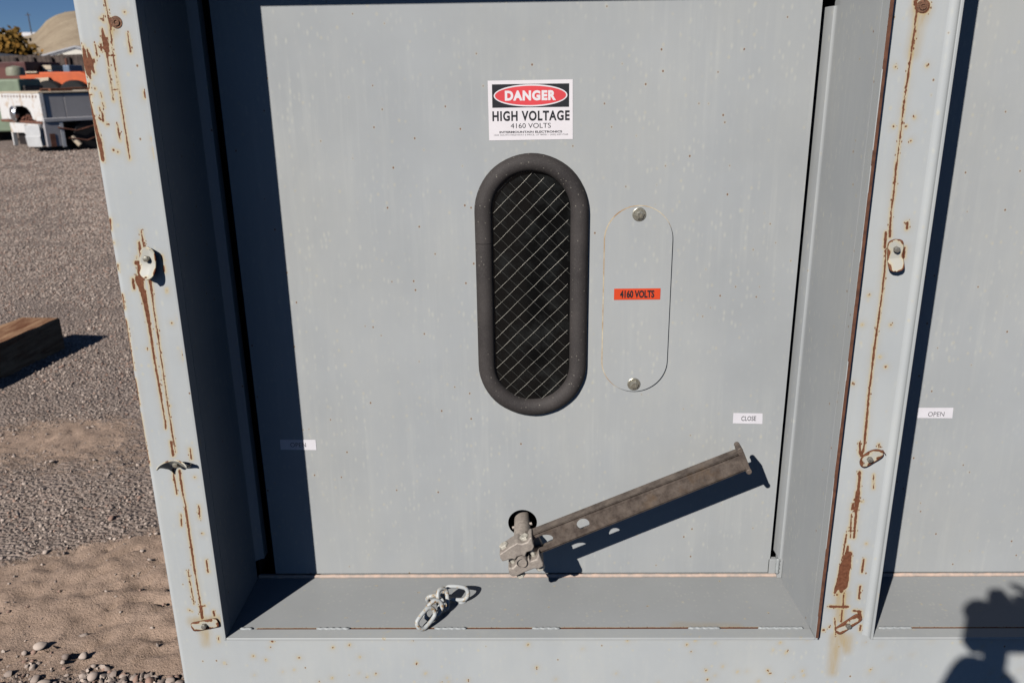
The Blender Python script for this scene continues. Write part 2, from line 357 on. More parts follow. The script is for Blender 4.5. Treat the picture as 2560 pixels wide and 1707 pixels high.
# loose gravel: real stones, near ones only
ico = bmesh.new(); bmesh.ops.create_icosphere(ico, subdivisions=1, radius=1); IV = np.array([v.co[:] for v in ico.verts]); IF = np.array([[v.index for v in f.verts] for f in ico.faces]); ico.free()
def stones_mesh(name, xs, ys, sz, flat=.62, parent=None, sink=.25):
    n = len(xs); k = len(IV); ang = rng.random(n) * 2 * PI
    S = np.stack([sz * rng.uniform(.8, 1.35, n), sz * rng.uniform(.6, 1.0, n), sz * rng.uniform(.5, .8, n) * flat / .62], 1)
    V = IV[None] * (1 + rng.uniform(-.16, .16, (n, k, 1))) * S[:, None, :]
    tl = rng.uniform(-.5, .5, n); ct, st_ = np.cos(tl)[:, None], np.sin(tl)[:, None]
    Vx, Vz = V[..., 0] * ct - V[..., 2] * st_, V[..., 0] * st_ + V[..., 2] * ct
    c, s_ = np.cos(ang)[:, None], np.sin(ang)[:, None]
    VX, VY = Vx * c - V[..., 1] * s_, Vx * s_ + V[..., 1] * c
    z0 = ground_h(xs, ys) + S[:, 2] * (1 - 2 * sink) * .8
    V = np.stack([VX + xs[:, None], VY + ys[:, None], Vz + z0[:, None]], 2).reshape(-1, 3)
    Fq = (IF[None] + (np.arange(n) * k)[:, None, None]).reshape(-1, 3)
    o = np_mesh(name, V, Fq, M['stone'], parent, 50)
    set_attr(o, 'tone', np.repeat(rng.random(n), k)); return o
q = NT('river_stone'); t = q.attr('tone'); 
c = q.mix(q.rng(t, 0, 1), (.24, .193, .172), (.56, .465, .40)); c = q.mix(q.math('GREATER_THAN', q.math('FRACT', q.math('MULTIPLY', t, 7.3)), .82), c, (.34, .22, .175))
c = q.mix(q.rng(q.noise(220, 4, .7), .45, .7, 0, .55), c, (.42, .325, .255)); q.set(col=c, rough=.85, spec=.2); M['stone'] = q.m
n = 180000
r_ = rng.random(n) ** .84; py = .12 + 20.5 * r_; px = -.95 - rng.random(n) * (1.0 + .42 * py) - .40 * np.clip(py - 2, 0, 99) * rng.random(n) ** .55
keep = rng.random(n) < np.clip(.90 - sandy(px, py) * .95, .07, 1)
keep &= rng.random(n) < (.25 + .75 * (vnoise(px * 3.1, py * 3.1, 77) > .35))
px, py = px[keep], py[keep]; sz = (.0019 + .0062 * rng.random(len(px)) ** 3 + .00085 * py)
fade = rng.random(len(px)) < np.clip((21 - py) / 11.0, 0, 1); px, py, sz = px[fade], py[fade], sz[fade]
tag(stones_mesh('gravel', px, py, sz), kind='stuff', label='loose grey and brown gravel spread over the yard left of the cabinet', cat='gravel')
# the pile of rounder pebbles by the cabinet foot
n = 1700; a_ = rng.random(n)
px = -1.62 + a_ * .72 + rng.normal(0, .02, n); py = .40 - .12 * a_ + rng.normal(0, .045, n) - .03; ok = (py > .1) & (px < -.83)
ok &= ~((px > -1.2) & (py > .36)); ok &= rng.random(n) < np.clip((vnoise(px * 9, py * 9, 5) - .35) * 4, .08, 1); px, py = px[ok], py[ok]
tag(stones_mesh('pebbles', px, py, .0045 + .0095 * rng.random(len(px)) ** 2.4, .8, sink=.45), kind='stuff', label='drift of rounded river pebbles at the cabinet foot', cat='pebbles')
def one_stone(px_, py_, r, label, tone, seed):
    x, y, _ = onZ(px_, py_, 0.012); o = MB(); st = random.Random(seed)
    bm = bmesh.new(); bmesh.ops.create_icosphere(bm, subdivisions=3, radius=1)
    ph = [st.uniform(0, 6) for _ in range(4)]; sx, sy, sz_ = st.uniform(1.0, 1.3), st.uniform(.72, .9), st.uniform(.55, .7)
    for v in bm.verts:
        p = v.co; k = 1 + .08 * math.sin(3 * p.x + ph[0]) + .07 * math.sin(4 * p.y + ph[1]) + .05 * math.sin(5 * p.z + ph[2] + 2 * p.x)
        v.co = Vector((p.x * sx, p.y * sy, p.z * sz_)) * k * r
    me = bpy.data.meshes.new('stone'); bm.to_mesh(me); bm.free(); me.materials.append(M['stone'])
    o = bpy.data.objects.new('stone', me); COL.objects.link(o); fin(o, 80)
    o.location = (x, y, float(ground_h(np.array([x]), np.array([y]))[0]) + r * .32); o.rotation_euler = (0, 0, ph[3]); o.scale = (.68, .68, .68); set_attr(o, 'tone', [tone] * len(me.vertices))
    tag(o, label, 'stone', 'larger stones lying on the dirt')
for i, (cx_, cy_, r, lb, tn) in enumerate([
    (278, 1291, .020, 'pale oval stone where the gravel ends and tan dirt begins', .95), (112, 1370, .016, 'pale stone at the left end of the bare dirt, by a crack', .9),
    (205, 1572, .018, 'upright tan stone alone in the middle of the dirt', .55), (100, 1610, .027, 'largest pale round stone, lower left on the dirt', .97),
    (208, 1632, .021, 'round pale stone on the upper edge of the pebble drift', .88), (354, 1370, .010, 'small white stone in the dirt near the cabinet frame', 1.0),
    (88, 1688, .022, 'grey stone at the left end of the pebble drift by the picture edge', .5), (107, 1704, .027, 'flat pale stone in the pebble drift cut by the bottom edge', .85),
    (232, 1683, .026, 'large upright grey stone in the thick of the pebble drift', .75), (374, 1695, .024, 'tan round stone right of a patch of dirt in the drift', .8),
    (401, 1700, .022, 'dark grey stone second from the cabinet foot', .3), (424, 1694, .021, 'blue grey stone with darker top near the cabinet foot', .6), (448, 1703, .022, 'last grey stone touching the cabinet side', .45)]):
    one_stone(cx_, cy_, r, lb, tn, i)

# ------------------------------------------------------------------ the cabinet
cab = tag(empty('switchgear_cabinet', (0, 0, 0)), 'large grey blue steel electrical cabinet with rust streaked frame and recessed doors', 'electrical cabinet')
XL, XR = -.806, 2.19; LIP = -.018; LB = .015; YD = .225; ZF = .405; ZT = 1.922; T = .006
R1 = (-.683, .632); R2 = (.760, 2.064)
def unbow(x, y):
    """the photograph's lens bows verticals outwards near its edges: bring a measured pixel back to the straight edge"""
    if x < 640: return x + float(np.interp(y, [0, 240, 400, 700, 904, 1200, 1456, 1707], [0, 4, 9, 14, 14, 11, 5, 0])) - 7
    if x > 2020: return x + float(np.interp(y, [0, 500, 1100, 1600], [0, -10, -10, 0])) + 5
    return x
def cs(s, ox, oy, lst):
    """strokes measured on an enlarged crop -> strokes on the facade plane"""
    out = []
    for t in lst:
        if len(t) == 3: t = (t[0], t[1], t[0] + .5, t[1] + .5, t[2], t[2])
        elif len(t) == 5: t = (*t, t[4])
        a = onY(unbow(ox + t[0] / s, oy + t[1] / s), oy + t[1] / s); b = onY(unbow(ox + t[2] / s, oy + t[3] / s), oy + t[3] / s); k = 1 / (s * 1235)
        out.append((a[0], a[2], b[0], b[2], max(t[4] * k, .0010), max(t[5] * k, .0010)))
    return out
segs = cs(3.92, 200, 0, [(270, 0, 315, 250, 3), (315, 250, 350, 600, 4, 3), (350, 600, 410, 1000, 3), (410, 1000, 455, 1350, 3, 4), (455, 1350, 480, 1560, 6),
    (50, 450, 70, 600, 8, 26), (70, 600, 100, 720, 38, 24), (100, 720, 118, 775, 18, 5), (90, 490, 130, 620, 6, 20), (130, 640, 155, 715, 15, 8),
    (238, 285, 250, 360, 6, 12), (250, 360, 280, 500, 17, 17), (280, 500, 290, 580, 14, 7), (290, 580, 310, 760, 5, 4), (310, 760, 330, 900, 4), (330, 900, 340, 990, 4, 3),
    (290, 545, 350, 545, 3), (330, 885, 385, 882, 3), (170, 440, 187, 550, 5), (205, 465, 240, 465, 6), (222, 430, 230, 500, 6), (290, 370, 302, 520, 6), (228, 185, 262, 212, 7), (255, 155, 255, 215, 5),
    (155, 580, 160, 620, 6), (160, 872, 6), (100, 820, 98, 870, 8), (80, 870, 100, 980, 5, 9), (100, 980, 150, 1250, 9, 20), (150, 1250, 190, 1400, 19, 23), (190, 1400, 215, 1568, 21, 15),
    (100, 925, 130, 930, 4), (215, 915, 225, 960, 4), (232, 1010, 240, 1050, 6), (198, 1060, 222, 1110, 6), (225, 1110, 232, 1190, 7), (190, 1155, 232, 1190, 6), (370, 1220, 390, 1380, 3.5),
    (385, 1325, 8), (323, 1472, 8), (365, 1490, 9), (268, 1220, 8), (490, 335, 515, 515, 7), (352, 225, 26), (325, 190, 325, 290, 12, 6), (462, 122, 8), (645, 900, 650, 960, 4), (712, 1360, 8), (725, 1460, 738, 1540, 6)])
segs += cs(5.2275, 250, 550, [(515, 150, 545, 350, 5, 9), (485, 290, 500, 420, 12, 19), (450, 560, 480, 570, 30), (475, 600, 480, 700, 18, 22), (430, 750, 520, 745, 15), (490, 780, 510, 920, 40, 30),
    (510, 920, 550, 1100, 22, 15), (550, 1100, 600, 1350, 16), (600, 1350, 640, 1568, 16, 13), (625, 790, 650, 1020, 15, 10), (650, 1040, 730, 1568, 6, 9), (390, 770, 410, 900, 11), (105, 0, 110, 120, 15, 10),
    (145, 300, 9), (195, 590, 205, 650, 9), (250, 980, 275, 1160, 10), (295, 1310, 340, 1568, 9), (775, 470, 785, 540, 8), (800, 600, 805, 670, 9), (835, 905, 838, 940, 6), (1000, 1290, 7), (450, 480, 7)])
segs += cs(3.136, 0, 700, [(1025, 0, 1033, 70, 7), (1060, 0, 1100, 90, 25, 16), (1110, 90, 1150, 350, 14, 10), (1150, 350, 1185, 600, 9, 8), (1185, 600, 1250, 950, 8, 6), (1250, 950, 1285, 1150, 6, 4),
    (1150, 0, 1175, 150, 8, 6), (1175, 150, 1300, 1000, 4, 3), (1300, 1000, 1350, 1300, 3), (1325, 1270, 1345, 1370, 9), (937, 120, 950, 225, 6), (962, 320, 1022, 700, 4), (1037, 780, 1068, 980, 6),
    (1078, 1050, 1118, 1270, 3), (1123, 1300, 1153, 1450, 5), (1475, 1320, 1485, 1400, 6), (1350, 1500, 1350, 1568, 6), (1395, 1510, 1400, 1568, 6), (1415, 560, 1425, 620, 3), (1135, 540, 5), (1310, 985, 6), (1325, 338, 4)])
segs += cs(2.386, 350, 1050, [(172, 130, 185, 210, 6), (168, 0, 200, 190, 3), (138, 0, 140, 50, 4), (185, 280, 212, 440, 4), (225, 300, 250, 450, 6), (250, 450, 270, 520, 3), (265, 520, 330, 900, 6),
    (240, 560, 245, 630, 2), (330, 900, 370, 1110, 4), (370, 1110, 380, 1180, 9), (360, 1110, 395, 1105, 4), (290, 900, 330, 1095, 2), (344, 510, 353, 585, 4), (399, 835, 409, 905, 4), (12, 150, 42, 260, 4),
    (285, 170, 295, 225, 4), (300, 1130, 320, 1140, 3), (447, 1140, 452, 1165, 7), (480, 1290, 482, 1320, 3), (788, 1317, 7), (690, 1405, 5), (948, 1415, 6), (518, 1447, 4), (750, 1427, 3), (316, 340, 3), (372, 675, 3)])
segs_m = cs(3.137, 1850, 0, [(1370, 0, 1366, 90, 6), (1370, 90, 1355, 260, 5, 5), (1355, 260, 1285, 830, 6, 5), (1285, 830, 1255, 1130, 5, 3), (1255, 1130, 1240, 1270, 3), (1240, 1270, 1215, 1568, 6), (1425, 55, 44),
    (1355, 10, 1358, 40, 8), (1213, 527, 5), (1303, 993, 6), (1210, 993, 5), (1460, 518, 6), (1370, 922, 4), (1345, 1107, 4), (1744, 40, 1740, 70, 4)])
segs_m += cs(2.6125, 2000, 500, [(617, 0, 605, 120, 3), (545, 640, 540, 690, 4), (605, 120, 600, 240, 5, 7), (573, 215, 567, 310, 8), (575, 320, 565, 470, 5), (565, 470, 545, 640, 6, 4), (540, 680, 500, 960, 4, 6), (500, 960, 460, 1300, 6, 5), (460, 1300, 435, 1568, 6, 8),
    (713, 150, 713, 185, 8), (698, 310, 688, 380, 6), (535, 1024, 5), (573, 1088, 5), (463, 622, 4), (420, 815, 4), (605, 815, 4), (358, 1197, 4), (715, 160, 5)])
segs_m += cs(2.386, 1850, 1050, [(765, 0, 748, 180, 5), (728, 135, 725, 200, 6), (745, 180, 735, 210, 8), (722, 310, 712, 430, 8), (710, 430, 695, 540, 14, 12), (685, 475, 735, 485, 4), (678, 500, 672, 530, 7),
    (697, 540, 680, 700, 8, 7), (668, 560, 658, 700, 4), (650, 640, 665, 640, 3), (645, 660, 680, 660, 3), (635, 680, 605, 850, 5), (643, 750, 622, 870, 5, 24), (622, 870, 608, 960, 34, 36), (608, 950, 602, 985, 38, 38), (575, 985, 560, 1028, 12, 8), (600, 985, 598, 1020, 22, 12), (655, 790, 650, 880, 9),
    (572, 1040, 6), (612, 1040, 607, 1100, 4), (530, 1110, 635, 1112, 9), (600, 1130, 595, 1200, 5), (737, 830, 724, 905, 6), (712, 990, 702, 1060, 6), (752, 735, 4), (805, 325, 802, 405, 3),
    (838, 145, 840, 160, 5), (670, 1135, 710, 1140, 7), (700, 1140, 710, 1170, 10), (710, 1225, 705, 1250, 6), (487, 1250, 8), (522, 1232, 5), (555, 1180, 560, 1280, 3), (165, 1490, 5), (178, 1508, 5)])
segs_b = []; ZF_ = ZF
for _ in range(110):
    x, z = random.uniform(-.68, 1.2), random.uniform(.2, .395); w_ = random.uniform(-.0022, .0012); segs_b.append((x, z, x + .001, z + .002, w_, w_))
for _ in range(60):
    x = random.uniform(-.66, .62); w_ = random.uniform(.0002, .0014); segs_b.append((x, ZF_ - .008, x + random.uniform(.004, .03), ZF_ - .0075, w_, w_))
stain_l = cs(2.386, 350, 1050, [(375, 1210, 400, 1270, 26, 14), (400, 1270, 405, 1330, 12, 3), (330, 1200, 480, 1190, 16, 16)]) + cs(3.92, 200, 0, [(355, 240, 350, 300, 16, 6), (330, 250, 325, 330, 8, 4)])
stain_m = cs(2.386, 1850, 1050, [(590, 1290, 622, 1350, 26, 8), (622, 1300, 625, 1370, 20, 4), (565, 1290, 540, 1500, 18, 6), (600, 1040, 590, 1180, 26, 14)]) + cs(3.137, 1850, 0, [(1405, 90, 1385, 200, 40, 8), (1385, 180, 1345, 430, 8, 6)])
def attrs(o, V, sg, st, R=.010, Rs=.02):
    Pn = V[:, [0, 2]]; set_attr(o, 'rust', near_segs(Pn, sg, R)); set_attr(o, 'stain', np.maximum(np.clip(near_segs(Pn, st, Rs), 0, 1) ** 1.5 * .75, np.clip(near_segs(Pn, sg, .020), 0, 1) ** 2.2 * .30))
ZB = .14; ZTOP = 2.12
# left post of the frame: side skin, rolled corner, face
arc = [(XL + .011 - .011 * math.cos(t), .011 - .011 * math.sin(t)) for t in np.linspace(0, PI / 2, 7)]
prof = [(XL, .3), (XL, .1)] + arc + [(x, 0) for x in lin(XL + .013, R1[0] - T, .002)]
zl = lin(ZB, ZF - T, .006)[:-1] + lin(ZF - T, 1.80, .0028) + lin(1.83, ZTOP, .05)
o, V = sweep('frame_post', prof, zl, M['frame'], cab); attrs(o, V, segs, stain_l)
# middle post with the rolled foot of the second lip
fil = [(R2[0] - T - .012 + .012 * math.sin(t), -.012 + .012 * math.cos(t)) for t in np.linspace(0, PI / 2, 6)]
prof = [(x, 0) for x in lin(R1[1] + T, R2[0] - T - .012, .002)]
o, V = sweep('frame_post', prof, zl, M['frame'], cab); attrs(o, V, segs_m, stain_m)
sweep('post_edge_bend', fil, [ZF - T, 1, ZTOP], M['frame'], cab, 60)
prof = [(x, 0) for x in lin(R2[1] + T, XR, .05)]
sweep('frame_post', prof, [ZB, 1, ZTOP], M['frame'], cab)
# bottom and top rails
V = np.array([(x, 0.0, z) for x in lin(R1[0] - T, R1[1] + T, .0025) for z in lin(ZB, ZF - T, .0025)]); nx = len(lin(R1[0] - T, R1[1] + T, .0025)); nz = len(lin(ZB, ZF - T, .0025))
o = np_mesh('bottom_rail', V, grid_faces(nx, nz), M['frame'], cab); attrs(o, V, segs + segs_m + segs_b, [])
V = np.array([(x, 0.0, z) for x in lin(R2[0] - T - .012, R2[1] + T, .01) for z in lin(ZB, ZF - T, .01)]); nx = len(lin(R2[0] - T - .012, R2[1] + T, .01)); nz = len(lin(ZB, ZF - T, .01))
o = np_mesh('bottom_rail', V, grid_faces(nx, nz), M['frame'], cab); attrs(o, V, segs_b, [])
MB().add([(R1[0] - T, 0, ZT + T), (R1[1] + T, 0, ZT + T), (R1[1] + T, 0, ZTOP), (R1[0] - T, 0, ZTOP)], [(0, 1, 2, 3)]).build('top_rail', M['frame'], cab)
MB().add([(R2[0] - T, 0, ZT + T), (R2[1] + T, 0, ZT + T), (R2[1] + T, 0, ZTOP), (R2[0] - T, 0, ZTOP)], [(0, 1, 2, 3)]).build('top_rail', M['frame'], cab)
# shell behind the frame: sides, roof with a rain lip, back, underside, skid runners
sh = MB(); sh.add([(XL, .3, ZB), (XL, 1.35, ZB), (XL, 1.35, ZTOP), (XL, .3, ZTOP)], [(0, 1, 2, 3)]); sh.add([(XR, 0, ZB), (XR, 1.35, ZB), (XR, 1.35, ZTOP), (XR, 0, ZTOP)], [(0, 1, 2, 3)])
sh.add([(XL, 1.35, ZB), (XR, 1.35, ZB), (XR, 1.35, ZTOP), (XL, 1.35, ZTOP)], [(0, 1, 2, 3)]); sh.add([(XL, 0, ZB), (XR, 0, ZB), (XR, 1.35, ZB), (XL, 1.35, ZB)], [(0, 1, 2, 3)])
sh.build('shell', M['frame'], cab)
MB().box((XL - .03, -.03, ZTOP), (XR + .03, 1.38, ZTOP + .05)).build('roof', M['frame'], cab, bevel=.008)
for yy in (.12, 1.1): MB().box((XL + .02, yy, -.02), (XR - .02, yy + .14, ZB - .002)).build('skid_runner', M['frame'], cab, bevel=.006)
# two recesses: lip, jambs, shelf, head, door
def recess(x0, x1, first):
    # flat bar lip standing out round the opening
    L = MB()
    zb, zt = ZF, ZT
    # left bar (inner face shows), right bar, bottom bar, top bar; butted, front ends rusted on the right bar
    L.box((x0 - T, LIP, zb - T), (x0, LB, zt + T)); L.box((x1, LIP, zb - T), (x1 + T, LB, zt + T))
    L.box((x0, LIP, zb - T), (x1, LB, zb)); L.box((x0, LIP, zt), (x1, LB, zt + T))
    L.build('recess_lip', M['edge'], cab, bevel=.0012)
    E_ = MB()
    z = zb; 
    while z < zt - .01:
        dz = random.uniform(.02, .09); w = T * random.uniform(.75, 1.05); E_.box((x1 + T - w, LIP - .0007 - random.uniform(0, .0006), z), (x1 + T + .0004, LIP, min(z + dz, zt))); z += dz
    E_.build('rusted_lip_edge', M['rustedge'], cab)
    # shelf
    ys = lin(LB, YD + .012, .004); xs = lin(x0, x1, .006); V = np.array([(x, y, ZF - .0015) for x in xs for y in ys])
    o = np_mesh('shelf', V, grid_faces(len(xs), len(ys)), M['shelf'], cab)
    sg = [(x0 + .06, LB + .002, x1 - .10, LB + .002, .0030, .0042)] + [(random.uniform(x0, x1), y, 0, 0, .0012, .0012) for y in ()]
    for _ in range(16):
        x = random.uniform(x0 + .05, x1 - .05); y = random.uniform(.03, .2); sg.append((x, y, x + .002, y + .001, .001, .001))
    PP = V[:, [0, 1]]; set_attr(o, 'rust', near_segs(PP, sg, .006)); st = [(x1 - .30, .030, x1 - .16, .026, .004, .002)]
    set_attr(o, 'stain', np.clip(near_segs(PP, st, .014), 0, 1) * .3)
    # jambs: plate, then a bend and a narrow return beside the door gap
    xa = x0 + .013
    Jl = MB(); Jl.box((x0 - .003, LB, ZF), (x0, YD - .012, ZT)); Jl.build('jamb', M['paint'], cab)
    pr = [(x0, YD - .012), (x0 + .004, YD - .006), (x0 + .012, YD), (x0 + .018, YD + .002), (x0 + .018, YD + .03)]
    sweep('jamb_return', pr, [.455, ZT], M['paint'], cab)
    JL = .011; Jr = MB(); Jr.prism([(x1, LB), (x1 + .003, LB), (x1 + .003, YD - .03), (x1 - JL, YD - .03)], ZF, ZT, lambda u, v, d: (u, v, d)); Jr.build('jamb', M['paint'], cab)
    th = np.linspace(0, 1.25, 7); pr = [(x1 - JL, YD - .0302), (x1 - JL - .0006, YD - .022)] + [(x1 - JL - .0006 - .007 * (1 - math.cos(t)), YD - .022 + .010 * math.sin(t)) for t in th] + [(x1 - .021, YD + .004), (x1 - .022, YD + .035)]
    sweep('jamb_return', pr, [.462, 1.722], M['paint'], cab)
    G = MB(); G.box((x1 - .036, YD - .001, ZF), (x1 - .019, YD + .012, .449)); G.box((x1 - .019, YD - .014, ZF), (x1 - .0075, YD + .01, .462)); G.box((x1 - .0073, YD - .029, ZF), (x1, YD + .01, ZT)); G.build('corner_block', M['paint'], cab, bevel=.001)
    wl = MB(); wl.tube([(x1 - .020, YD - .012 - .0015 * (k % 2), .418 + k * .0052) for k in range(9)], [.0045 + .0012 * (k % 2) for k in range(9)], 8); wl.build('weld_bead', M['weld'], cab, 80)
    MB().box((x0, LB, ZT - .003), (x1, YD + .1, ZT - .0005)).build('recess_head', M['paint'], cab)
    # dark space behind the door gaps
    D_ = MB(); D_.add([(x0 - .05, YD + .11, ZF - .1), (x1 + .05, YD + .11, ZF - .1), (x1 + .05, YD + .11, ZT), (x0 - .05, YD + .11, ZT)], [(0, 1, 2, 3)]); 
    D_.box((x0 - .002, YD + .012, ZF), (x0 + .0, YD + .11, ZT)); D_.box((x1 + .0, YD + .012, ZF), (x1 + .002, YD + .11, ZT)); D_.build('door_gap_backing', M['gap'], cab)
    # sealant bead along the shelf's back edge
    S_ = MB(); n = 90; S_.tube([(x0 + .001 + (x1 - x0 - .002) * k / n, YD - .003 - .0005 * random.random(), ZF + .0005 + .0006 * random.random()) for k in range(n + 1)], [.0048 + .0012 * random.random() for _ in range(n + 1)], 6)
    S_.build('sealant_bead', M['caulk'], cab, 80)
    return None
recess(*R1, True); recess(*R2, False)
def px_weld(a, b, y, Y=LB, z=ZF):
    p, q_ = onY(a, y, Y), onY(b, y, Y); n = max(4, int((q_[0] - p[0]) / .004)); w = MB()
    w.tube([(p[0] + (q_[0] - p[0]) * k / n, Y + .001 * math.sin(k * 1.7), z + .0005) for k in range(n + 1)], [.0012] + [.0031 + .0006 * random.random() for k in range(n - 1)] + [.0012], 8)
    w.build('weld_bead', M['weld'], cab, 80)
for a, b in ((600, 632), (791, 875), (1086, 1166), (1330, 1400), (1720, 1800), (1895, 2008)): px_weld(a, b, 1573)
for a, b in ((2196, 2280),): px_weld(a, b, 1565)

# ---- door one
door_z1 = 1.91
def door(x0, x1, holes):
    o = plate([[(x0, ZF + .007), (x1 - .003, ZF + .007), (x1 - .003, .448), (x1, .450), (x1, door_z1), (x0, door_z1)]] + holes, YD, YD + .004, 'door', M['paint'], cab); return o
WC = (.0105, 1.1415)
hole = onY(1306.5, 1306, YD)
d1 = door(-.640, .5965, [stadium(*WC, .098, .275), circle(hole[0], hole[2], .0355)])
# folded door edge beside the gap
MB().box((.592, YD + .004, .45), (.5965, YD + .03, door_z1)).build('door_edge', M['paint'], d1)
MB().box((-.640, YD + .004, ZF + .01), (-.6355, YD + .03, door_z1)).build('door_edge', M['paint'], d1)
# rubber locking trim round the window with its butt joint on the left
path = []
sp = stadium(*WC, .1045, .2805, 28)
gk = MB(); n = len(sp)
secA = [(.0195 * math.cos(t), .0185 * math.sin(t)) for t in np.linspace(0, PI, 11)]       # domed face, flat back
V = []; Fq = []
jz = onY(1200, 607, YD)[2]
# start the loop at the joint on the left side
ci = min(range(n), key=lambda i: (sp[i][0] > WC[0]) * 9 + abs(sp[i][1] - jz)); 
left = [(WC[0] - .1045, jz - .0006)] + [p for p in stadium(*WC, .1045, .2805, 28)[29:]] + [p for p in stadium(*WC, .1045, .2805, 28)[:29]] + [(WC[0] - .1045, jz + .0006)]
pts = []
for i, p in enumerate(left):
    a, b = left[max(i - 1, 0)], left[min(i + 1, len(left) - 1)]; tx, tz = b[0] - a[0], b[1] - a[1]; L_ = math.hypot(tx, tz); nx_, nz_ = tz / L_, -tx / L_
    k = 1 + .012 * math.sin(i * .9)
    for u, w in secA: V.append((p[0] + nx_ * u * k, YD - .001 - w * (1 + .03 * math.sin(i * 1.7)), p[1] + nz_ * u * k))
m_ = len(secA)
for i in range(len(left) - 1):
    for j in range(m_ - 1): Fq.append((i * m_ + j, i * m_ + j + 1, (i + 1) * m_ + j + 1, (i + 1) * m_ + j))
gk.add(V, Fq).add([V[j] for j in range(m_)], [tuple(range(m_))]).add([V[(len(left) - 1) * m_ + j] for j in range(m_)], [tuple(range(m_))])
gk.build('window_gasket', M['rubber'], d1, 60)
plate([stadium(*WC, .0865, .263)], YD - .001, YD + .004, 'window_pane', M['glass'], d1)
# wire mesh in the pane: two crossing sets of slightly twisted strands
wm = MB()
def clip_line(c, sg):
    pts = []; k = math.tan(math.radians(45))
    for t in np.linspace(-.30, .30, 241):
        x = t; z = sg * k * t + c
        hx = abs(x); hz = abs(z)
        inside = (hz <= .263 - .0865 and hx <= .0865) or math.hypot(x, max(0, hz - (.263 - .0865))) <= .0865
        if inside: pts.append((WC[0] + x, z + WC[1]))
    return pts
for sg in (1, -1):
    for i in range(-12, 13):
        P_ = clip_line(i * .0358 + (.006 if sg == 1 else .013), sg)
        if len(P_) > 3:
            ph = random.random() * 6
            wm.tube([(x, YD - .0018 - (.0006 if sg == 1 else 0) + .0002 * math.sin(k * .25 + ph), z + .0004 * math.sin(k * .25 + ph)) for k, (x, z) in enumerate(P_)][::3], .00042 if sg == 1 else .0004, 6, mi=0 if sg == 1 else 1)
M['wire_shaded'] = plain('shaded_glass_wire', (.12, .12, .11), .5, .5, .2, 60)  # darker copy of the wire colour for strands that miss the sun's glint
wm.build('wire_mesh', [M['wire'], M['wire_shaded']], d1, 80)
# grime line round the cover plate
plate([stadium(.2438, 1.1134, .0752, .2152, 24), stadium(.2445, 1.113, .0722, .2122, 24)], YD - .0009, YD - .0002, 'plate_grime', plain('grimy_sealant_line', (.62, .56, .42), .8, 0, .3, 30, (.36, .22, .11)), d1)
# cover plate and its two bolts
def hex_bolt(name, c, r, parent, mat, flat=True, depth=.006, axis=(0, -1, 0), washer=True):
    b = MB()
    if washer: b.lathe([(r * 1.5, 0), (r * 1.5, .0012), (r * 1.42, .0016)], c, axis, 24)
    b.lathe([(r, .0016), (r, depth), (r * .82, depth + .0012)], c, axis, 6, ang=random.random())
    b.lathe([(r * .82, depth + .0012), (r * .6, depth + .0016), (r * .1, depth + .0018)], c, axis, 16)
    return b.build(name, mat, parent, 30)
cp = plate([stadium(.2445, 1.113, .0735, .2135, 24)], YD - .0045, YD - .0008, 'cover_plate', M['paint'], d1)
for px_, py_ in ((1598, 536), (1584.5, 960)):
    p = onY(px_, py_, YD - .005); b = MB()
    b.lathe([(.0150, 0), (.0150, .0012), (.0135, .0022)], (p[0], YD - .0045, p[2]), (0, -1, 0), 24)
    b.lathe([(.0105, .0022), (.0105, .006), (.0085, .0078), (.0045, .0086), (.0042, .0072), (.0005, .0070)], (p[0], YD - .0045, p[2]), (0, -1, 0), 6, ang=.4)
    b.build('cover_bolt', M['bolt'], d1, 30)
# labels
def label(name, corners, thick, parts, mats, parent):
    """corners in photo pixels (tl, tr, br, bl) on the door; parts: list of (verts, faces, material slot)"""
    c = [onY(*p, YD) for p in corners]; b = MB(); y = YD - thick
    b.add([(p[0], YD - .0002, p[2]) for p in c] + [(p[0], y, p[2]) for p in c], [(0, 1, 2, 3), (4, 5, 6, 7), (0, 1, 5, 4), (1, 2, 6, 5), (2, 3, 7, 6), (3, 0, 4, 7)])
    for v, f, mi in parts: b.add(v, f, mi)
    return b.build(name, mats, parent, 0)
k = 1.08844
yl = YD - .0008
x0, x1, z0, z1 = -.0775, .0965, 1.4685, 1.5885; cxm = (x0 + x1) / 2
H = z1 - z0; Wd = x1 - x0
def rect(xa, xb, za, zb, y): return [(xa, y, za), (xb, y, za), (xb, y, zb), (xa, y, zb)], [(0, 1, 2, 3)]
def ell(cx_, cz, a, b, y, n=48): return [(cx_ + a * math.cos(2 * PI * i / n), y, cz + b * math.sin(2 * PI * i / n)) for i in range(n)], [tuple(range(n))]
ps = []
bz1, bz0 = z0 + H * (905 - 262) / 682 + 0, z0 + H * (905 - 528) / 682
v, f = rect(x0 + .0075, x1 - .0062, bz0, bz1, yl - .0001); ps.append((v, f, 1))
ec = (x0 + Wd * (790 - 315) / 945, (bz0 + bz1) / 2 + .0004)
v, f = ell(*ec, .0768, .0222, yl - .0002); ps.append((v, f, 0)); v, f = ell(*ec, .0742, .0193, yl - .0003); ps.append((v, f, 2))
v, f = text_geo('DANGER', .02, (ec[0] - .0002, yl - .0004, ec[1]), .1065, .0205, .0011, spacing=1.14); ps.append((v, f, 0))
v, f = text_geo('HIGH VOLTAGE', .02, (cxm + .0012, yl - .0001, z0 + H * (905 - 625) / 682), .1620, .0205, .0007, spacing=1.14); ps.append((v, f, 1))
v, f = text_geo('4160 VOLTS', .02, (cxm + .0006, yl - .0001, z0 + H * (905 - 738) / 682), .0845, .0100, .0000); ps.append((v, f, 1))
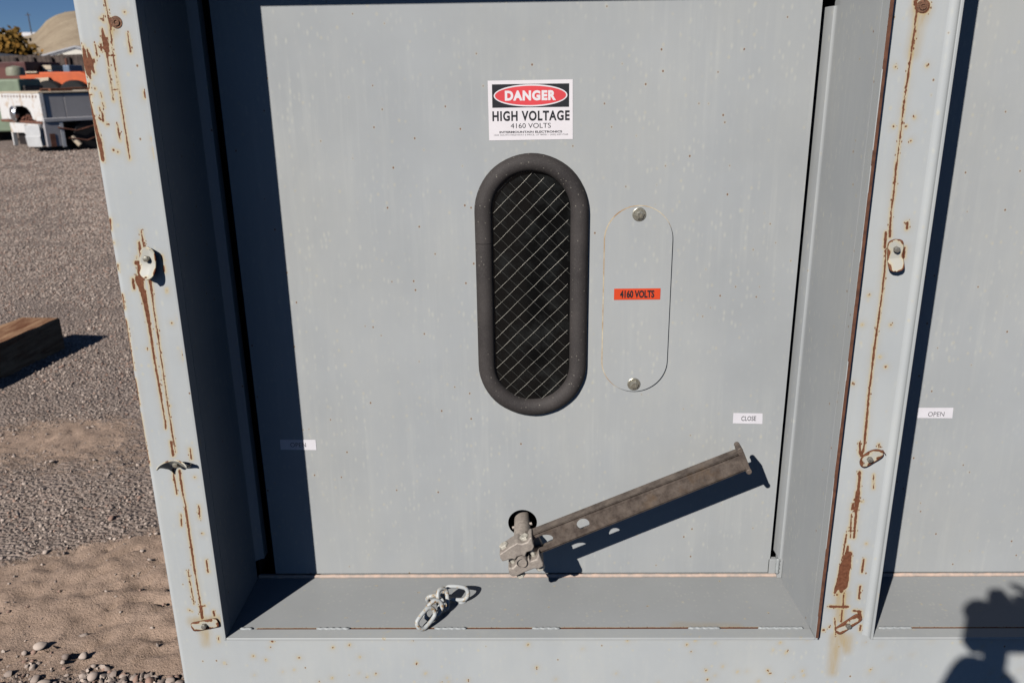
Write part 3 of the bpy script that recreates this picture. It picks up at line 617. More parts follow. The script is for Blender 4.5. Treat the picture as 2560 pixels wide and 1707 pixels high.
v, f = text_geo('INTERMOUNTAIN ELECTRONICS', .02, (cxm + .0006, yl - .0001, z0 + H * (905 - 811) / 682), .1320, .0044, .0006); ps.append((v, f, 1))
v, f = text_geo('1503 SOUTH HIGHWAY 6 PRICE, UT 84501 \u2022 (435) 637-7160', .02, (cxm + .0010, yl - .0001, z0 + H * (905 - 847) / 682), .1560, .0042, 0); ps.append((v, f, 3))
tag(label('danger_label', [(1150 + 310 / 4.48, 150 + 235 / 4.48), (1150 + 1263 / 4.48, 150 + 219 / 4.48), (1150 + 1263 / 4.48, 150 + 888 / 4.48), (1150 + 327 / 4.48, 150 + 904 / 4.48)], .0007, ps, [M['white_vinyl'], M['black_ink'], M['red_ink'], M['grey_ink']], d1), 'white label reading DANGER HIGH VOLTAGE 4160 VOLTS')
o1 = onY(684 * k, 1021 * k, YD); v, f = text_geo('OPEN', .02, (o1[0] + .001, yl - .0001, o1[2]), .0375, .0115)
tag(label('open_label', [(643 * k, 1009 * k), (725 * k, 1009.5 * k), (727 * k, 1033 * k), (645 * k, 1032 * k)], .0007, [(v, f, 1)], [M['grey_vinyl'], M['grey_ink']], d1), 'small white label reading OPEN')
o1 = onY(1719 * k, 960.5 * k, YD); v, f = text_geo('CLOSE', .02, (o1[0] + .0005, yl - .0001, o1[2]), .0345, .0120, .0003)
tag(label('close_label', [(1684.5 * k, 948 * k), (1751.5 * k, 949 * k), (1751 * k, 973 * k), (1683 * k, 971.5 * k)], .0007, [(v, f, 1)], [M['grey_vinyl'], M['grey_ink']], d1), 'small white label reading CLOSE')
ov = onY(1463.5 * k, 675.5 * k, YD - .005)
b = MB(); b.box((ov[0] - .0515, YD - .0052, ov[2] - .0128), (ov[0] + .0515, YD - .0046, ov[2] + .0128)); v, f = text_geo('4160 VOLTS', .02, (ov[0], YD - .0054, ov[2] + .0002), .0765, .0180, .0009); b.add(v, f, 1)
tag(b.build('voltage_label', [M['orange_vinyl'], M['black_ink']], d1, 0), 'orange label reading 4160 VOLTS')

# ---- door two
d2 = door(R2[0] + .037, R2[1] - .0325, [])
o1 = onY(2148 * k, 950.5 * k, YD); v, f = text_geo('OPEN', .02, (o1[0] + .002, yl - .0001, o1[2]), .0375, .0115)
tag(label('open_label', [(2109 * k, 936 * k), (2189.5 * k, 936 * k), (2187 * k, 960 * k), (2105 * k, 959.5 * k)], .0007, [(v, f, 1)], [M['grey_vinyl'], M['grey_ink']], d2), 'small white label reading OPEN')
# the same window and cover plate on the second door, outside the frame
def copy_to(o, dx, parent):
    c = o.copy(); COL.objects.link(c); c.parent = parent; c.location.x += dx; return c
# ---- switch handle
hd = empty('switch_handle', (hole[0], YD, hole[2])); hd.parent = cab
def hb(b, name, mat, smooth=35, bevel=0, seg=2):
    o = b.build(name, mat, hd, smooth, bevel, seg); o.location = (-hd.location.x, -hd.location.y, -hd.location.z); return o
YW = .078                                                  # plane of the lever's web
A = onY(1200 + 420 / 3.095, 1080 + 872 / 3.095, YW); B_ = onY(1200 + 2045 / 3.095, 1080 + 228 / 3.095, YW)
ux, uz = B_[0] - A[0], B_[2] - A[2]; LL = math.hypot(ux, uz); ux, uz = ux / LL, uz / LL; vx, vz = -uz, ux
def LP(u, v, y): return (A[0] + ux * u + vx * v, y, A[2] + uz * u + vz * v)
hwA, hwB = .0255, .0215
def uvcirc(cu, cv, ru, rv, n=26): return [(cu + ru * math.cos(2 * PI * i / n), cv + rv * math.sin(2 * PI * i / n)) for i in range(n)]
hc_ = onY(1200 + 815 / 3.095, 1080 + 745 / 3.095, YW); hu = (hc_[0] - A[0]) * ux + (hc_[2] - A[2]) * uz; hv_ = (hc_[0] - A[0]) * vx + (hc_[2] - A[2]) * vz
sc_ = onY(1200 + 500 / 3.095, 1080 + 885 / 3.095, YW); su = (sc_[0] - A[0]) * ux + (sc_[2] - A[2]) * uz; sv = (sc_[0] - A[0]) * vx + (sc_[2] - A[2]) * vz
def to_xz(poly): return [LP(u, v, 0)[::2] for u, v in poly]
web = plate([to_xz([(-.012, -hwA), (LL, -hwB), (LL, hwB), (-.012, hwA)]), to_xz(uvcirc(hu, .0035, .0145, .0140)), to_xz(uvcirc(su, .001, .027, .0150))], YW, YW + .004, 'lever_web', M['handle'], hd)
web.location = (-hd.location.x, -hd.location.y, -hd.location.z)
fl = MB(); DF = .029
for sgn in (1, -1):
    q4 = [(-.012, sgn * hwA), (LL, sgn * hwB), (LL, sgn * (hwB - .004)), (-.012, sgn * (hwA - .004))]
    fl.prism(q4, YW + .0, YW + DF, lambda u, v, d: LP(u, v, d))
hb(fl, 'lever_flange', M['handle'], 35, .0012)
em = MB(); 
for sgn in (1, -1): em.prism([(hu + .03, sgn * .0175), (LL - .03, sgn * .0150), (LL - .03, sgn * .0138), (hu + .03, sgn * .0163)], YW - .0008, YW + .001, lambda u, v, d: LP(u, v, d))
em.prism([(hu + .029, -.0175), (hu + .0305, -.0175), (hu + .0305, .0175), (hu + .029, .0175)], YW - .0008, YW + .001, lambda u, v, d: LP(u, v, d))
hb(em, 'lever_rib', M['handle'])
te = MB(); te.prism([(LL - .004, -.026), (LL + .006, -.026), (LL + .007, .024), (LL + .001, .031), (LL - .006, .026)], YW - .003, YW + DF, lambda u, v, d: LP(u, v, d))
for sgn, e in ((1, .030), (-1, -.026)): te.tube([LP(LL + .001, e, YW - .004), LP(LL + .001, e, YW + DF + .002)], .0062, 14)
hb(te, 'lever_end_stop', M['handle'], 40, .001)
# shaft out of the door hole
sh0 = Vector((hole[0], YD + .08, hole[2] - .000)); tip = onY(1302.8, 1393, .060); tip = Vector((hole[0] + .000, .060, tip[2])); 
ctr = (hole[0] - .001, hole[2] - .003)
s_ = MB(); s_.lathe([(.0195, -.08), (.0195, .052), (.0175, .056), (.0175, .075), (.0155, .077), (.0155, .118), (.0125, .1185), (.0125, .170), (.0112, .1725), (.0105, .168), (.001, .168)], (ctr[0], YD, ctr[1]), (0, -1, 0), 32)
s_.tube([(ctr[0] - .024, YD - .012, ctr[1] - .004), (ctr[0] + .024, YD - .012, ctr[1] + .008)], .0038, 10)
hb(s_, 'shaft', M['galv'], 35)
MB_ = MB()
def jaw(pts, y0, y1, name):
    j = MB(); j.prism(pts, y0, y1, lambda u, v, d: (u, d, v)); hb(j, name, M['galv'], 50, .0035, 3)
def cq(x, y, Y=.072): p = onY(1220 + x / 7.125, 1250 + y / 7.125, Y); return (p[0], p[2])
jaw([cq(*p) for p in [(205, 905), (245, 880), (400, 770), (520, 700), (600, 720), (700, 690), (740, 610), (785, 610), (800, 700), (825, 770), (790, 840), (690, 870), (660, 950), (600, 925), (520, 950), (480, 1010), (430, 985), (330, 1015), (262, 1035), (225, 985)]], .058, .100, 'clamp_jaw')
jaw([cq(*p) for p in [(360, 1130), (440, 1150), (500, 1080), (600, 1110), (680, 1070), (720, 960), (760, 1030), (860, 990), (900, 880), (935, 960), (985, 1060), (990, 1120), (900, 1170), (820, 1160), (640, 1230), (520, 1290), (440, 1305), (380, 1260)]], .058, .100, 'clamp_jaw')
def cbolt(a, b, r, head, name='clamp_bolt', y=.079):
    p, q_ = cq(*a, y), cq(*b, y); P0, P1 = Vector((p[0], y, p[1])), Vector((q_[0], y, q_[1])); ax_ = (P1 - P0)
    L_ = ax_.length; g_ = MB(); g_.tube([P0, P1], r, 12)
    g_.lathe([(head, -.006), (head, .002), (head * .8, .0035)][::1], P0, -ax_, 6, ang=.3)
    g_.lathe([(head * .95, -.003), (head * .95, .004)], P1, ax_, 6, ang=.8)
    hb(g_, name, M['bolt_pale'], 30, .0006)
cbolt((280, 800), (585, 1320), .0058, .0115); cbolt((640, 650), (935, 1190), .0058, .0115)
lk = MB(); lk.prism([LP(-.03, -.020, 0)[::2], LP(.012, -.022, 0)[::2], LP(.012, .022, 0)[::2], LP(-.03, .020, 0)[::2]], .096, .112, lambda u, v, d: (u, d, v)); hb(lk, 'lever_lug', M['galv'], 35, .002)

# ---- hold down tabs with their bolts
def tab(px_, py_, L_, Wt, ang, bend, amt, name='panel_tab', off=(0, 0), mat='tab', bolt='bolt_old', rnd=.5, br=.0062, wid=None):
    c = onY(unbow(px_, py_), py_, 0); nu, nv = 41, 15; V = []; A_ = []
    ca, sa = math.cos(ang), math.sin(ang)
    for i in range(nu):
        t = -1 + 2 * i / (nu - 1); hw = Wt / 2 * (1 - abs(t) ** (2 / max(rnd, .08))) ** .5 if abs(t) < 1 else 0
        if wid: hw *= wid(t)
        for j in range(nv):
            s2 = -1 + 2 * j / (nv - 1); u = t * L_ / 2 + off[0]; v = s2 * max(hw, .0004) + off[1]
            V.append((u * ca - v * sa + c[0], -.002 - bend(t, s2), u * sa + v * ca + c[2]))
            e = min((1 - abs(t)) * L_ / 2, hw * (1 - abs(s2))); A_.append(np.clip(amt + .22 - e / .010 + .25 * math.sin(t * 7 + s2 * 3 + px_), 0, 1.6))
    o = np_mesh(name, V, grid_faces(nu, nv), M[mat], cab, 60); set_attr(o, 'rust', A_)
    sm = o.modifiers.new('s', 'SOLIDIFY'); sm.thickness = .0028; sm.offset = 0
    b = hex_bolt('tab_bolt', (c[0], -.0035 - bend(0, 0), c[2]), br, o, M[bolt], depth=.007, washer=False)
    return o
R_ = math.radians
tab(366, 644, .060, .034, R_(84), lambda t, s: .004 + .012 * max(0, -t) ** 1.4 + .007 * (s < 0) * s * s, 0.72, off=(-.008, -.002), bolt='bolt')
tab(441, 1154, .064, .030, R_(4), lambda t, s: .004 + .014 * abs(t) ** 1.5 + .012 * (s + .2), 0.55, off=(0, -.001), mat='tab', bolt='bolt', rnd=.9)
tab(518, 1558, .064, .023, R_(12), lambda t, s: .002, 1.05, rnd=.12, bolt='bolt_old')
tab(2241, 621, .062, .030, R_(96), lambda t, s: .003 + .012 * max(0, -t - .2), 1.02, off=(-.012, 0), rnd=.25, bolt='bolt_old')
tab(2174, 1143, .052, .028, R_(36), lambda t, s: .003 + .006 * abs(t) ** 2, 1.1, rnd=.8, off=(.004, 0))
tab(2113, 1558, .066, .022, R_(41), lambda t, s: .002, 1.25, rnd=.2, off=(.002, 0))
tl_ = MB(); e0 = onY(2188, 1129, -.006); tl_.tube([e0, e0 + np.array([.014, -.003, .004]), e0 + np.array([.020, -.004, -.004])], [.0022, .0017, .0008], 8); tl_.build('bent_tab_end', M['rustedge'], cab, 60)
for px_, py_ in ((291, 56), (2306, 16)):
    c = onY(px_, py_, 0); b = MB(); b.lathe([(.0105, .0), (.0105, .001), (.0062, .0012), (.0062, .003), (.0035, .003), (.0035, .0015), (.0002, .0014)], (c[0], 0, c[2]), (0, -1, 0), 20); b.build('rusted_stud', M['bolt_rust'], cab, 40)

# ------------------------------------------------------------------ the chain lying on the shelf
ch = tag(empty('chain', (-.20, .10, ZF)), 'short length of grey painted chain with rust spots lying on the cabinet shelf', 'chain')
def zc(px_, py_, z): p = onZ(1000 + px_ / 7.84, 1430 + py_ / 7.84, z); return Vector(p)
def link(px_, py_, d, tilt, L_=.046, Wl=.030, r=.0050):
    """oval link seen at a measured spot, long axis d, resting on the shelf; tilt turns its plane away from upright"""
    d = Vector(d).normalized(); v = Vector((0, .87, -.5)); up = d.cross(v); up = (up - d * up.dot(d)).normalized(); w_ = d.cross(up).normalized()
    up = up * math.cos(tilt) + w_ * math.sin(tilt); pts = []; n = 40; a = (L_ - Wl) / 2; rr = Wl / 2
    for i in range(n):
        t = 2 * PI * i / n; x = rr * math.cos(t); x += a * (1 if x > 0 else -1) * min(1, abs(math.cos(t)) * 2.2)
        pts.append(d * x + up * (rr * math.sin(t)))
    ez = max(abs(p.z) for p in pts); c = zc(px_, py_, ZF + ez + r) - Vector(ch.location)
    MB().tube([c + p for p in pts], r, 12, closed=True).build('link', M['chain'], ch, 80)
link(1105, 405, (1, .0, -.10), .35, .056, .034)          # loop welded to the shelf at its right end
link(840, 535, (-.10, .45, .85), .75, .050, .028)
link(700, 515, (1, .15, .02), .9, .040, .026)
link(655, 735, (.62, .45, .60), .45, .046, .032)
link(510, 900, (.60, .62, .48), .50, .051, .029)
wp = MB(); p = zc(1215, 545, ZF + .001); p = p - Vector(ch.location); wp.lathe([(.012, -.002), (.010, .001), (.006, .003), (.002, .004)], p, (0, 0, 1), 16); wp.build('weld_pad', M['weld'], ch, 80)

# ------------------------------------------------------------------ the railway timber
w = NT('weathered_timber'); gr = w.noise(1.0, 6, .7, w.map((26, 3.2, 26))); c = w.mix(w.rng(gr, .35, .65), (.17, .070, .036), (.47, .29, .17)); c = w.mix(w.rng(w.noise(5, 4, .7), .5, .7, 0, .8), c, (.13, .055, .028))
w.set(col=c, rough=.85, spec=.15); w.bump(gr, .5, .006); M['timber'] = w.m
TR = Vector(onZ(148, 793, .2)); TR.z = 0; dl = (Vector(onZ(0, 856, .2)) - Vector(onZ(148, 793, .2))); dl.z = 0; dl.normalize(); dn = Vector((-dl.y, dl.x, 0))
dn = dn if dn.x < 0 else -dn
t = MB(); nn = 26; Lt = 2.4
for side in (0,):
    V = []; 
    for i in range(nn + 1):
        u = Lt * i / nn
        for (a_, z_) in [(0, 0), (0, .19), (.006, .2), (.13, .203 + .002 * math.sin(i)), (.25, .2), (.257, .192), (.257, 0)]:
            j = .003 * math.sin(i * 2.3 + a_ * 40); V.append(TR + dl * (u + (.012 * math.sin(a_ * 60) if i == 0 else 0)) + dn * (a_ + j) + Vector((0, 0, z_ + j * .5 - .004)))
    f = [(i * 7 + q_, i * 7 + q_ + 1, (i + 1) * 7 + q_ + 1, (i + 1) * 7 + q_) for i in range(nn) for q_ in range(6)] + [tuple(range(7)), tuple(nn * 7 + q_ for q_ in range(7))]
    t.add([v - TR for v in V], f)
tm = t.build('timber_beam', M['timber'], None, 30); tm.location = TR
tag(tm, 'thick rust brown railway timber lying on the gravel at the left', 'timber beam')

# ------------------------------------------------------------------ yard machines and things far behind
wp_ = NT('white_machine_paint'); f = wp_.noise(4, 6, .7); c = wp_.mix(wp_.rng(f, .52, .66, 0, .8), (.74, .72, .70), (.52, .36, .22)); c = wp_.mix(wp_.rng(wp_.noise(9, 6, .75), .62, .68), c, (.20, .09, .05)); wp_.set(col=c, rough=.5); M['mwhite'] = wp_.m
M['orange'] = plain('orange_machine_paint', (.68, .13, .03), .55, 0, .2, 3, (.52, .10, .03)); M['tyre'] = plain('tyre_rubber', (.010, .010, .011), .8, 0, .2, 20)
M['rim'] = plain('rusty_rim', (.16, .06, .03), .8, 0, .4, 12); M['dark'] = plain('greasy_dark_steel', (.03, .022, .02), .6, .2, .4, 8); M['brown'] = plain('rusty_steel', (.17, .07, .045), .8, 0, .4, 8)
M['cream'] = plain('cream_paint', (.58, .48, .36), .6, 0, .1, 4); M['green'] = plain('pale_green_paint', (.20, .25, .17), .6, 0, .15, 3); M['maroon'] = plain('maroon_paint', (.075, .018, .016), .6, 0, .3, 2)
M['steel'] = plain('bright_steel', (.6, .62, .65), .22, .9, .05, 5); M['pipe'] = plain('grey_steel_curve', (.62, .62, .62), .4, .1, .08, 4)
mc = empty('mining_vehicle', (-11.34, 18.33, 0), math.atan2(.86, .51) - math.radians(9)); tag(mc, 'low white mining vehicle with open front and rusty wheel, parked on the gravel', 'mining vehicle')
# local frame: +x runs along the shaded side away from us, +y runs along the sunlit front to the left
c = .0
b = MB(); b.prism([(0, .66), (0, 1.34), (2.6, 1.34), (2.6, .66), (1.75, .66), (1.65, .70), (.75, .70), (.62, .62), (.55, .66), (.5, .64), (.0, .66)][::-1], .02, .14, lambda u, v, d: (d, u, v)); 
b = MB(); b.prism([(0, .70), (0, 1.34), (2.6, 1.34), (2.6, .70), (1.75, .72), (1.78, 1.03), (1.12, 1.04), (.85, 1.0), (.68, .90), (.60, .74), (.35, .70)], 0, .10, lambda u, v, d: (d, u, v))
b.build('front_plate', M['mwhite'], mc, 30, .01)
b = MB(); b.box((.55, .02, .76), (3.6, 2.58, 1.32)); b.box((.105, .02, .76), (.55, .05, 1.32)); b.box((.105, 2.5, .76), (.55, 2.58, 1.32)); b.build('battery_box', plain('grey_machine_side', (.50, .47, .46), .6, 0, .08, 2), mc, 30, .02)
MB().box((-.01, .0, 1.335), (3.62, 2.6, 1.375)).build('lid_edge', M['cream'], mc, 30, .01)
MB().box((.30, .3, .60), (.54, 2.4, 1.32)).build('engine_bay', M['dark'], mc, 30)
b = MB(); b.lathe([(.0, 0), (.12, .01), (.17, .05), (.185, .12), (.15, .16)], (.02, 1.48, .86), (-1, .1, .0), 20); b.build('headlamp', M['steel'], mc, 40)
b = MB(); 
for k2 in range(7): b.tube([(.03, .62 + k2 * .17, .78 + .05 * math.sin(k2)), (.02, .75 + k2 * .17, .70 + .04 * math.cos(k2 * 2))], .03, 8)
b.build('hose', M['brown'], mc, 60)
MB().box((-.03, .04, .645), (.35, 2.6, .70)).build('deck_edge', M['brown'], mc, 30, .008)
b = MB(); b.prism([(.12, .64), (1.85, .64), (1.85, .10), (1.80, .08), (1.78, .40), (1.02, .42), (.93, .36), (.86, .14), (.12, .14)], -.10, .0, lambda u, v, d: (d, u, v)); b.build('bumper_plate', M['mwhite'], mc, 30, .01)
b = MB(); n2 = 10
V = []; 
for i in range(n2 + 1):
    t2 = i / n2; yy = .05 + .8 * t2; xx = -.10 - .16 * math.sin(PI * min(1, t2 * 1.05)); 
    for z_ in (.13, .36, .38, .62): V.append((xx - (.02 if z_ in (.36,) else 0), yy, z_))
b.add(V, [(i * 4 + j, i * 4 + j + 1, (i + 1) * 4 + j + 1, (i + 1) * 4 + j) for i in range(n2) for j in range(3)]); b.build('curved_bumper', M['pipe'], mc, 40)
MB().box((.02, .9, .12), (.4, 1.75, .42)).build('underbody', M['dark'], mc, 30)
b = MB(); b.box((.0, -.01, .12), (.42, .10, .68)); b.build('side_panel', plain('grey_side_panel', (.42, .40, .41), .6, 0, .1, 2), mc, 30, .01)
MB().box((.0, -.03, .685), (3.6, .06, .775)).build('side_rail', plain('pale_rail', (.52, .50, .50), .6, 0, .1, 2), mc, 30, .01)
MB().box((.34, -.02, .10), (.42, .0, .68)).build('pillar', M['pipe'], mc, 30)
MB().box((.08, -.02, .12), (.20, -.012, .42)).build('rust_patch', M['brown'], mc, 0)
MB().box((.45, .35, .10), (3.3, 1.8, .68)).build('chassis', M['dark'], mc, 30)
def wheel(parent, c, r, wd, axis, rim=M['rim'], name='wheel'):
    wh = MB(); ax2 = Vector(axis).normalized(); c = Vector(c)
    wh.lathe([(r * .62, -wd / 2), (r * .9, -wd / 2), (r, -wd * .3), (r, wd * .3), (r * .9, wd / 2), (r * .62, wd / 2)], c, ax2, 32)
    o = wh.build(name, M['tyre'], parent, 40)
    rm = MB(); rm.lathe([(r * .66, -wd * .40), (r * .66, wd * .40), (r * .5, wd * .30), (r * .2, wd * .32), (r * .15, wd * .42), (.01, wd * .42)], c, ax2, 28); rm.build('rim', rim, o, 40); return o
wheel(mc, (.98, .12, .34), .36, .24, (0, -1, 0)); wheel(mc, (2.75, .12, .34), .36, .24, (0, -1, 0)); wheel(mc, (2.75, 2.45, .34), .36, .24, (0, 1, 0)); 
b = MB(); b.tube([(.60, .05, .32), (.72, -.06, .12)], .06, 8); b.build('tow_arm', M['cream'], mc, 40)
for k2 in range(12): MB().box((-.012, .15 + k2 * .19, 1.24), (.0, .19 + k2 * .19, 1.29)).build('bolt', M['brown'], mc, 0)
b = MB(); b.box((.4, .3, 1.376), (.9, .9, 1.44)); b.box((1.4, .2, 1.376), (2.1, .7, 1.41)); b.tube([(.2, .4, 1.40), (1.2, .8, 1.43), (2.4, .5, 1.41)], .025, 8); b.build('lid_clutter', M['rim'], mc, 40)
b = MB(); b.tube([(.3, -.02, .55), (.7, -.05, .46), (1.25, -.03, .58)], .02, 8); b.tube([(.5, -.03, .30), (.9, -.08, .22), (1.3, -.03, .34)], .018, 8); b.build('side_hose', M['brown'], mc, 60)
# orange machine behind it
om = tag(empty('mining_machine', (-14.6, 25.2, 0)), 'orange mining machine with two big black wheels, partly behind the white vehicle', 'mining machine')
b = MB(); b.prism([(-1.15, .45), (-1.15, 1.86), (-.2, 1.88), (.75, 1.88), (1.02, 1.78), (1.14, 1.60), (1.20, 1.30), (1.22, .45)], 0, 1.9, lambda u, v, d: (u, d, v)); b.build('body', M['orange'], om, 35, .03)
MB().box((-.95, -.06, 1.86), (-.55, 1.0, 1.90)).build('top_plate', M['cream'], om, 0)
b = MB(); b.prism([(-.68, 1.25), (-.62, 1.70), (-.18, 1.72), (-.20, 1.62), (-.45, 1.50), (-.60, 1.25)], -.12, -.01, lambda u, v, d: (u, d, v)); b.build('fender', M['cream'], om, 35)
for xx in (-.12, .66): wheel(om, (xx, -.24, 1.13), .50, .36, (0, -1, 0), M['brown'] if xx < 0 else plain('orange_rim', (.70, .26, .06), .6))
MB().box((-1.1, .1, .05), (1.15, 1.7, .45)).build('chassis', M['dark'], om, 0)
# green machine
gm = tag(empty('compressor', (-14.35, 22.3, 0)), 'pale green machine with a rounded tank on top at the picture edge', 'machine')
b = MB(); b.box((-.9, 0, .25), (.26, 1.1, 1.68)); b.build('housing', M['green'], gm, 35, .06, 3)
b = MB(); b.lathe([(.05, 0), (.21, .04), (.24, .12), (.24, .26)], (-.02, .4, 2.03), (0, 0, -1), 20); b.build('filter_bowl', plain('grey_green_paint', (.26, .26, .19), .6), gm, 40)
MB().box((.26, .1, .1), (.36, 1.0, 1.50)).build('radiator', M['dark'], gm, 0, .03)
for xx in (-.8, .1): MB().box((xx, .1, 0), (xx + .12, .9, .25)).build('foot', M['dark'], gm, 0)
# things between machines and fence
mt = tag(empty('storage_container', (-18.9, 30, 0)), 'dark maroon storage container behind the green machine', 'container'); b = MB()
b.box((-3.5, 0, .1), (.62, 2.4, 2.30)); b.build('box', M['maroon'], mt, 0, .03); b = MB(); b.box((-.55, -.05, 1.55), (.50, 0, 2.1)); b.build('door', plain('red_brown_door', (.13, .04, .03), .6), mt, 0)
for xx in (-2.2, -1.4): MB().box((xx, -.03, .15), (xx + .06, 0, 2.2)).build('rib', M['maroon'], mt, 0)
def onX(cx_, cy_, Y_): return onY(cx_ / 3.92, cy_ / 3.92, Y_)
def box_thing(name, c0, c1, Y_, dep, mat, lab, cat, extra=None, z0=0):
    a, b_ = onX(*c0, Y_), onX(*c1, Y_); o = tag(empty(name, ((a[0] + b_[0]) / 2, Y_, 0)), lab, cat); w2 = (b_[0] - a[0]) / 2
    q_ = MB(); q_.box((-w2, 0, z0), (w2, dep, a[2])); q_.build('body', mat, o, 0, .04)
    if extra: extra(o, w2, a[2])
    return o
def ex_crate(o, w2, h): MB().box((-w2 * .1, -.03, h * .55), (w2 * .8, 0, h * .92)).build('panel', plain('teal_panel', (.12, .22, .21), .6), o, 0); MB().box((-w2 * 1.02, -.04, h - .12), (w2 * 1.02, .8, h + .03)).build('lid', M['cream'], o, 0)
box_thing('generator', (420, 650), (515, 720), 31, 1.0, plain('off_white_paint', (.62, .60, .58), .6), 'white generator box with a teal panel between orange machine and fence', 'generator', ex_crate)
def ex_blue(o, w2, h): MB().box((-w2 * .6, -.03, h * .5), (w2 * .6, 0, h * .8)).build('panel', M['dark'], o, 0); MB().tube([(-w2 * .8, .3, h), (-w2 * .8, .3, h + .25)], .05, 8).build('exhaust', M['brown'], o, 40)
box_thing('pump_unit', (608, 640), (690, 720), 31, 1.0, plain('dusty_blue_paint', (.13, .18, .26), .6), 'dusty blue pump unit in front of the fence', 'pump', ex_blue)
def ex_dark(o, w2, h): MB().box((-w2, -.05, h * .7), (w2, 0, h * .78)).build('rail', M['brown'], o, 0)
box_thing('steel_bin', (520, 655), (600, 720), 32, 1.1, M['dark'], 'dark steel bin between the white generator and the blue pump', 'bin', ex_dark)
box_thing('mesh_basket', (215, 655), (330, 720), 31, 1.0, plain('grey_wire_basket', (.22, .19, .18), .7, 0, .5, 9), 'grey wire basket right of the maroon container', 'basket', ex_dark)
tk = tag(empty('pickup_truck', (onX(800, 650, 33)[0] + .9, 33, 0)), 'white pickup truck parked in front of the fence beside the cabinet edge', 'truck')
b = MB(); b.prism([(-2.0, .45), (-2.0, 1.15), (-1.35, 1.25), (-1.0, 1.78), (.3, 1.80), (.55, 1.25), (2.6, 1.2), (2.6, .45)], 0, 1.8, lambda u, v, d: (u, d, v)); b.build('body', plain('white_car_paint', (.72, .72, .74), .3), tk, 35, .05)
b = MB(); b.prism([(-1.18, 1.28), (-.92, 1.68), (.22, 1.70), (.38, 1.28)], -.012, -.002, lambda u, v, d: (u, d, v)); b.build('window', M['glass'], tk, 0)
for xx in (-1.3, 1.7): wheel(tk, (xx, .1, .38), .38, .25, (0, -1, 0))
# board fence
fe = tag(empty('board_fence', (-26, 36, 0)), 'tall dark brown board fence with posts across the back of the yard', 'fence')
M['fence'] = plain('dark_fence_board', (.085, .062, .052), .85, 0, .35, 3); M['fpost'] = plain('dark_fence_post', (.035, .024, .022), .85)
b = MB()
for i in range(170):
    x = -18 + i * .2; b.box((x, 0, .05), (x + .185, .03, 2.66 + .05 * random.random()))
b.build('boards', M['fence'], fe, 0)
for i in range(44): MB().box((-18 + i * .78, -.12, 0), (-18 + i * .78 + .11, -.005, 2.60)).build('post', M['fpost'], fe, 0)
# house with the white gable
ho = tag(empty('house', (-39.6, 75, 0)), 'white gabled house with pale roof beyond the fence', 'house')
hwall = plain('white_siding', (.70, .66, .58), .7, 0, .03, 1); hroof = plain('pale_metal_roof', (.42, .42, .44), .5, 0, .08, 1); M['trim'] = plain('grey_trim', (.30, .30, .33), .6)
b = MB(); b.prism([(-2.9, 0), (2.9, 0), (2.9, 3.75), (0, 4.42), (-2.9, 3.75)], 0, 9, lambda u, v, d: (u, d, v)); b.build('wall', hwall, ho, 0)
for sg in (-1, 1):
    b = MB(); b.prism([(0, 4.56), (sg * 3.5, 3.74), (sg * 3.5, 3.60), (0, 4.42)], -.14, 9.4, lambda u, v, d: (u, d, v)); b.build('roof', hroof, ho, 0)
    b = MB(); b.prism([(0, 4.44), (sg * 3.4, 3.62), (sg * 3.4, 3.48), (0, 4.30)], -.06, -.005, lambda u, v, d: (u, d, v)); b.build('barge_board', M['trim'], ho, 0)
for xx in (-1.6, .9):
    o = MB().box((xx, -.04, 1.2), (xx + .8, -.01, 2.4)).build('window', M['trim'], ho, 0); MB().box((xx + .06, -.06, 1.26), (xx + .74, -.045, 2.34)).build('pane', M['glass'], o, 0)
MB().box((-.4, -.04, 0), (.5, -.01, 2.1)).build('door', M['trim'], ho, 0)
# dark roofed house at the left
h2 = tag(empty('house', (-41.5, 66, 0)), 'cream house with long dark roof below the golden tree', 'house')
MB().box((-6, .6, 0), (2.0, 7, 3.1)).build('wall', plain('cream_siding', (.60, .56, .40), .7), h2, 0)
b = MB(); b.prism([(-7, 4.3), (-.6, 3.62), (3.4, 3.42), (3.4, 3.30), (-.6, 3.20), (-7, 3.3)], 0, 7.5, lambda u, v, d: (u, d, v)); b.build('roof', plain('dark_shingle', (.055, .06, .075), .8, 0, .2, 2), h2, 0)
MB().box((-3.2, .56, 1.2), (-2.2, .6, 2.3)).build('window', M['glass'], h2, 0)
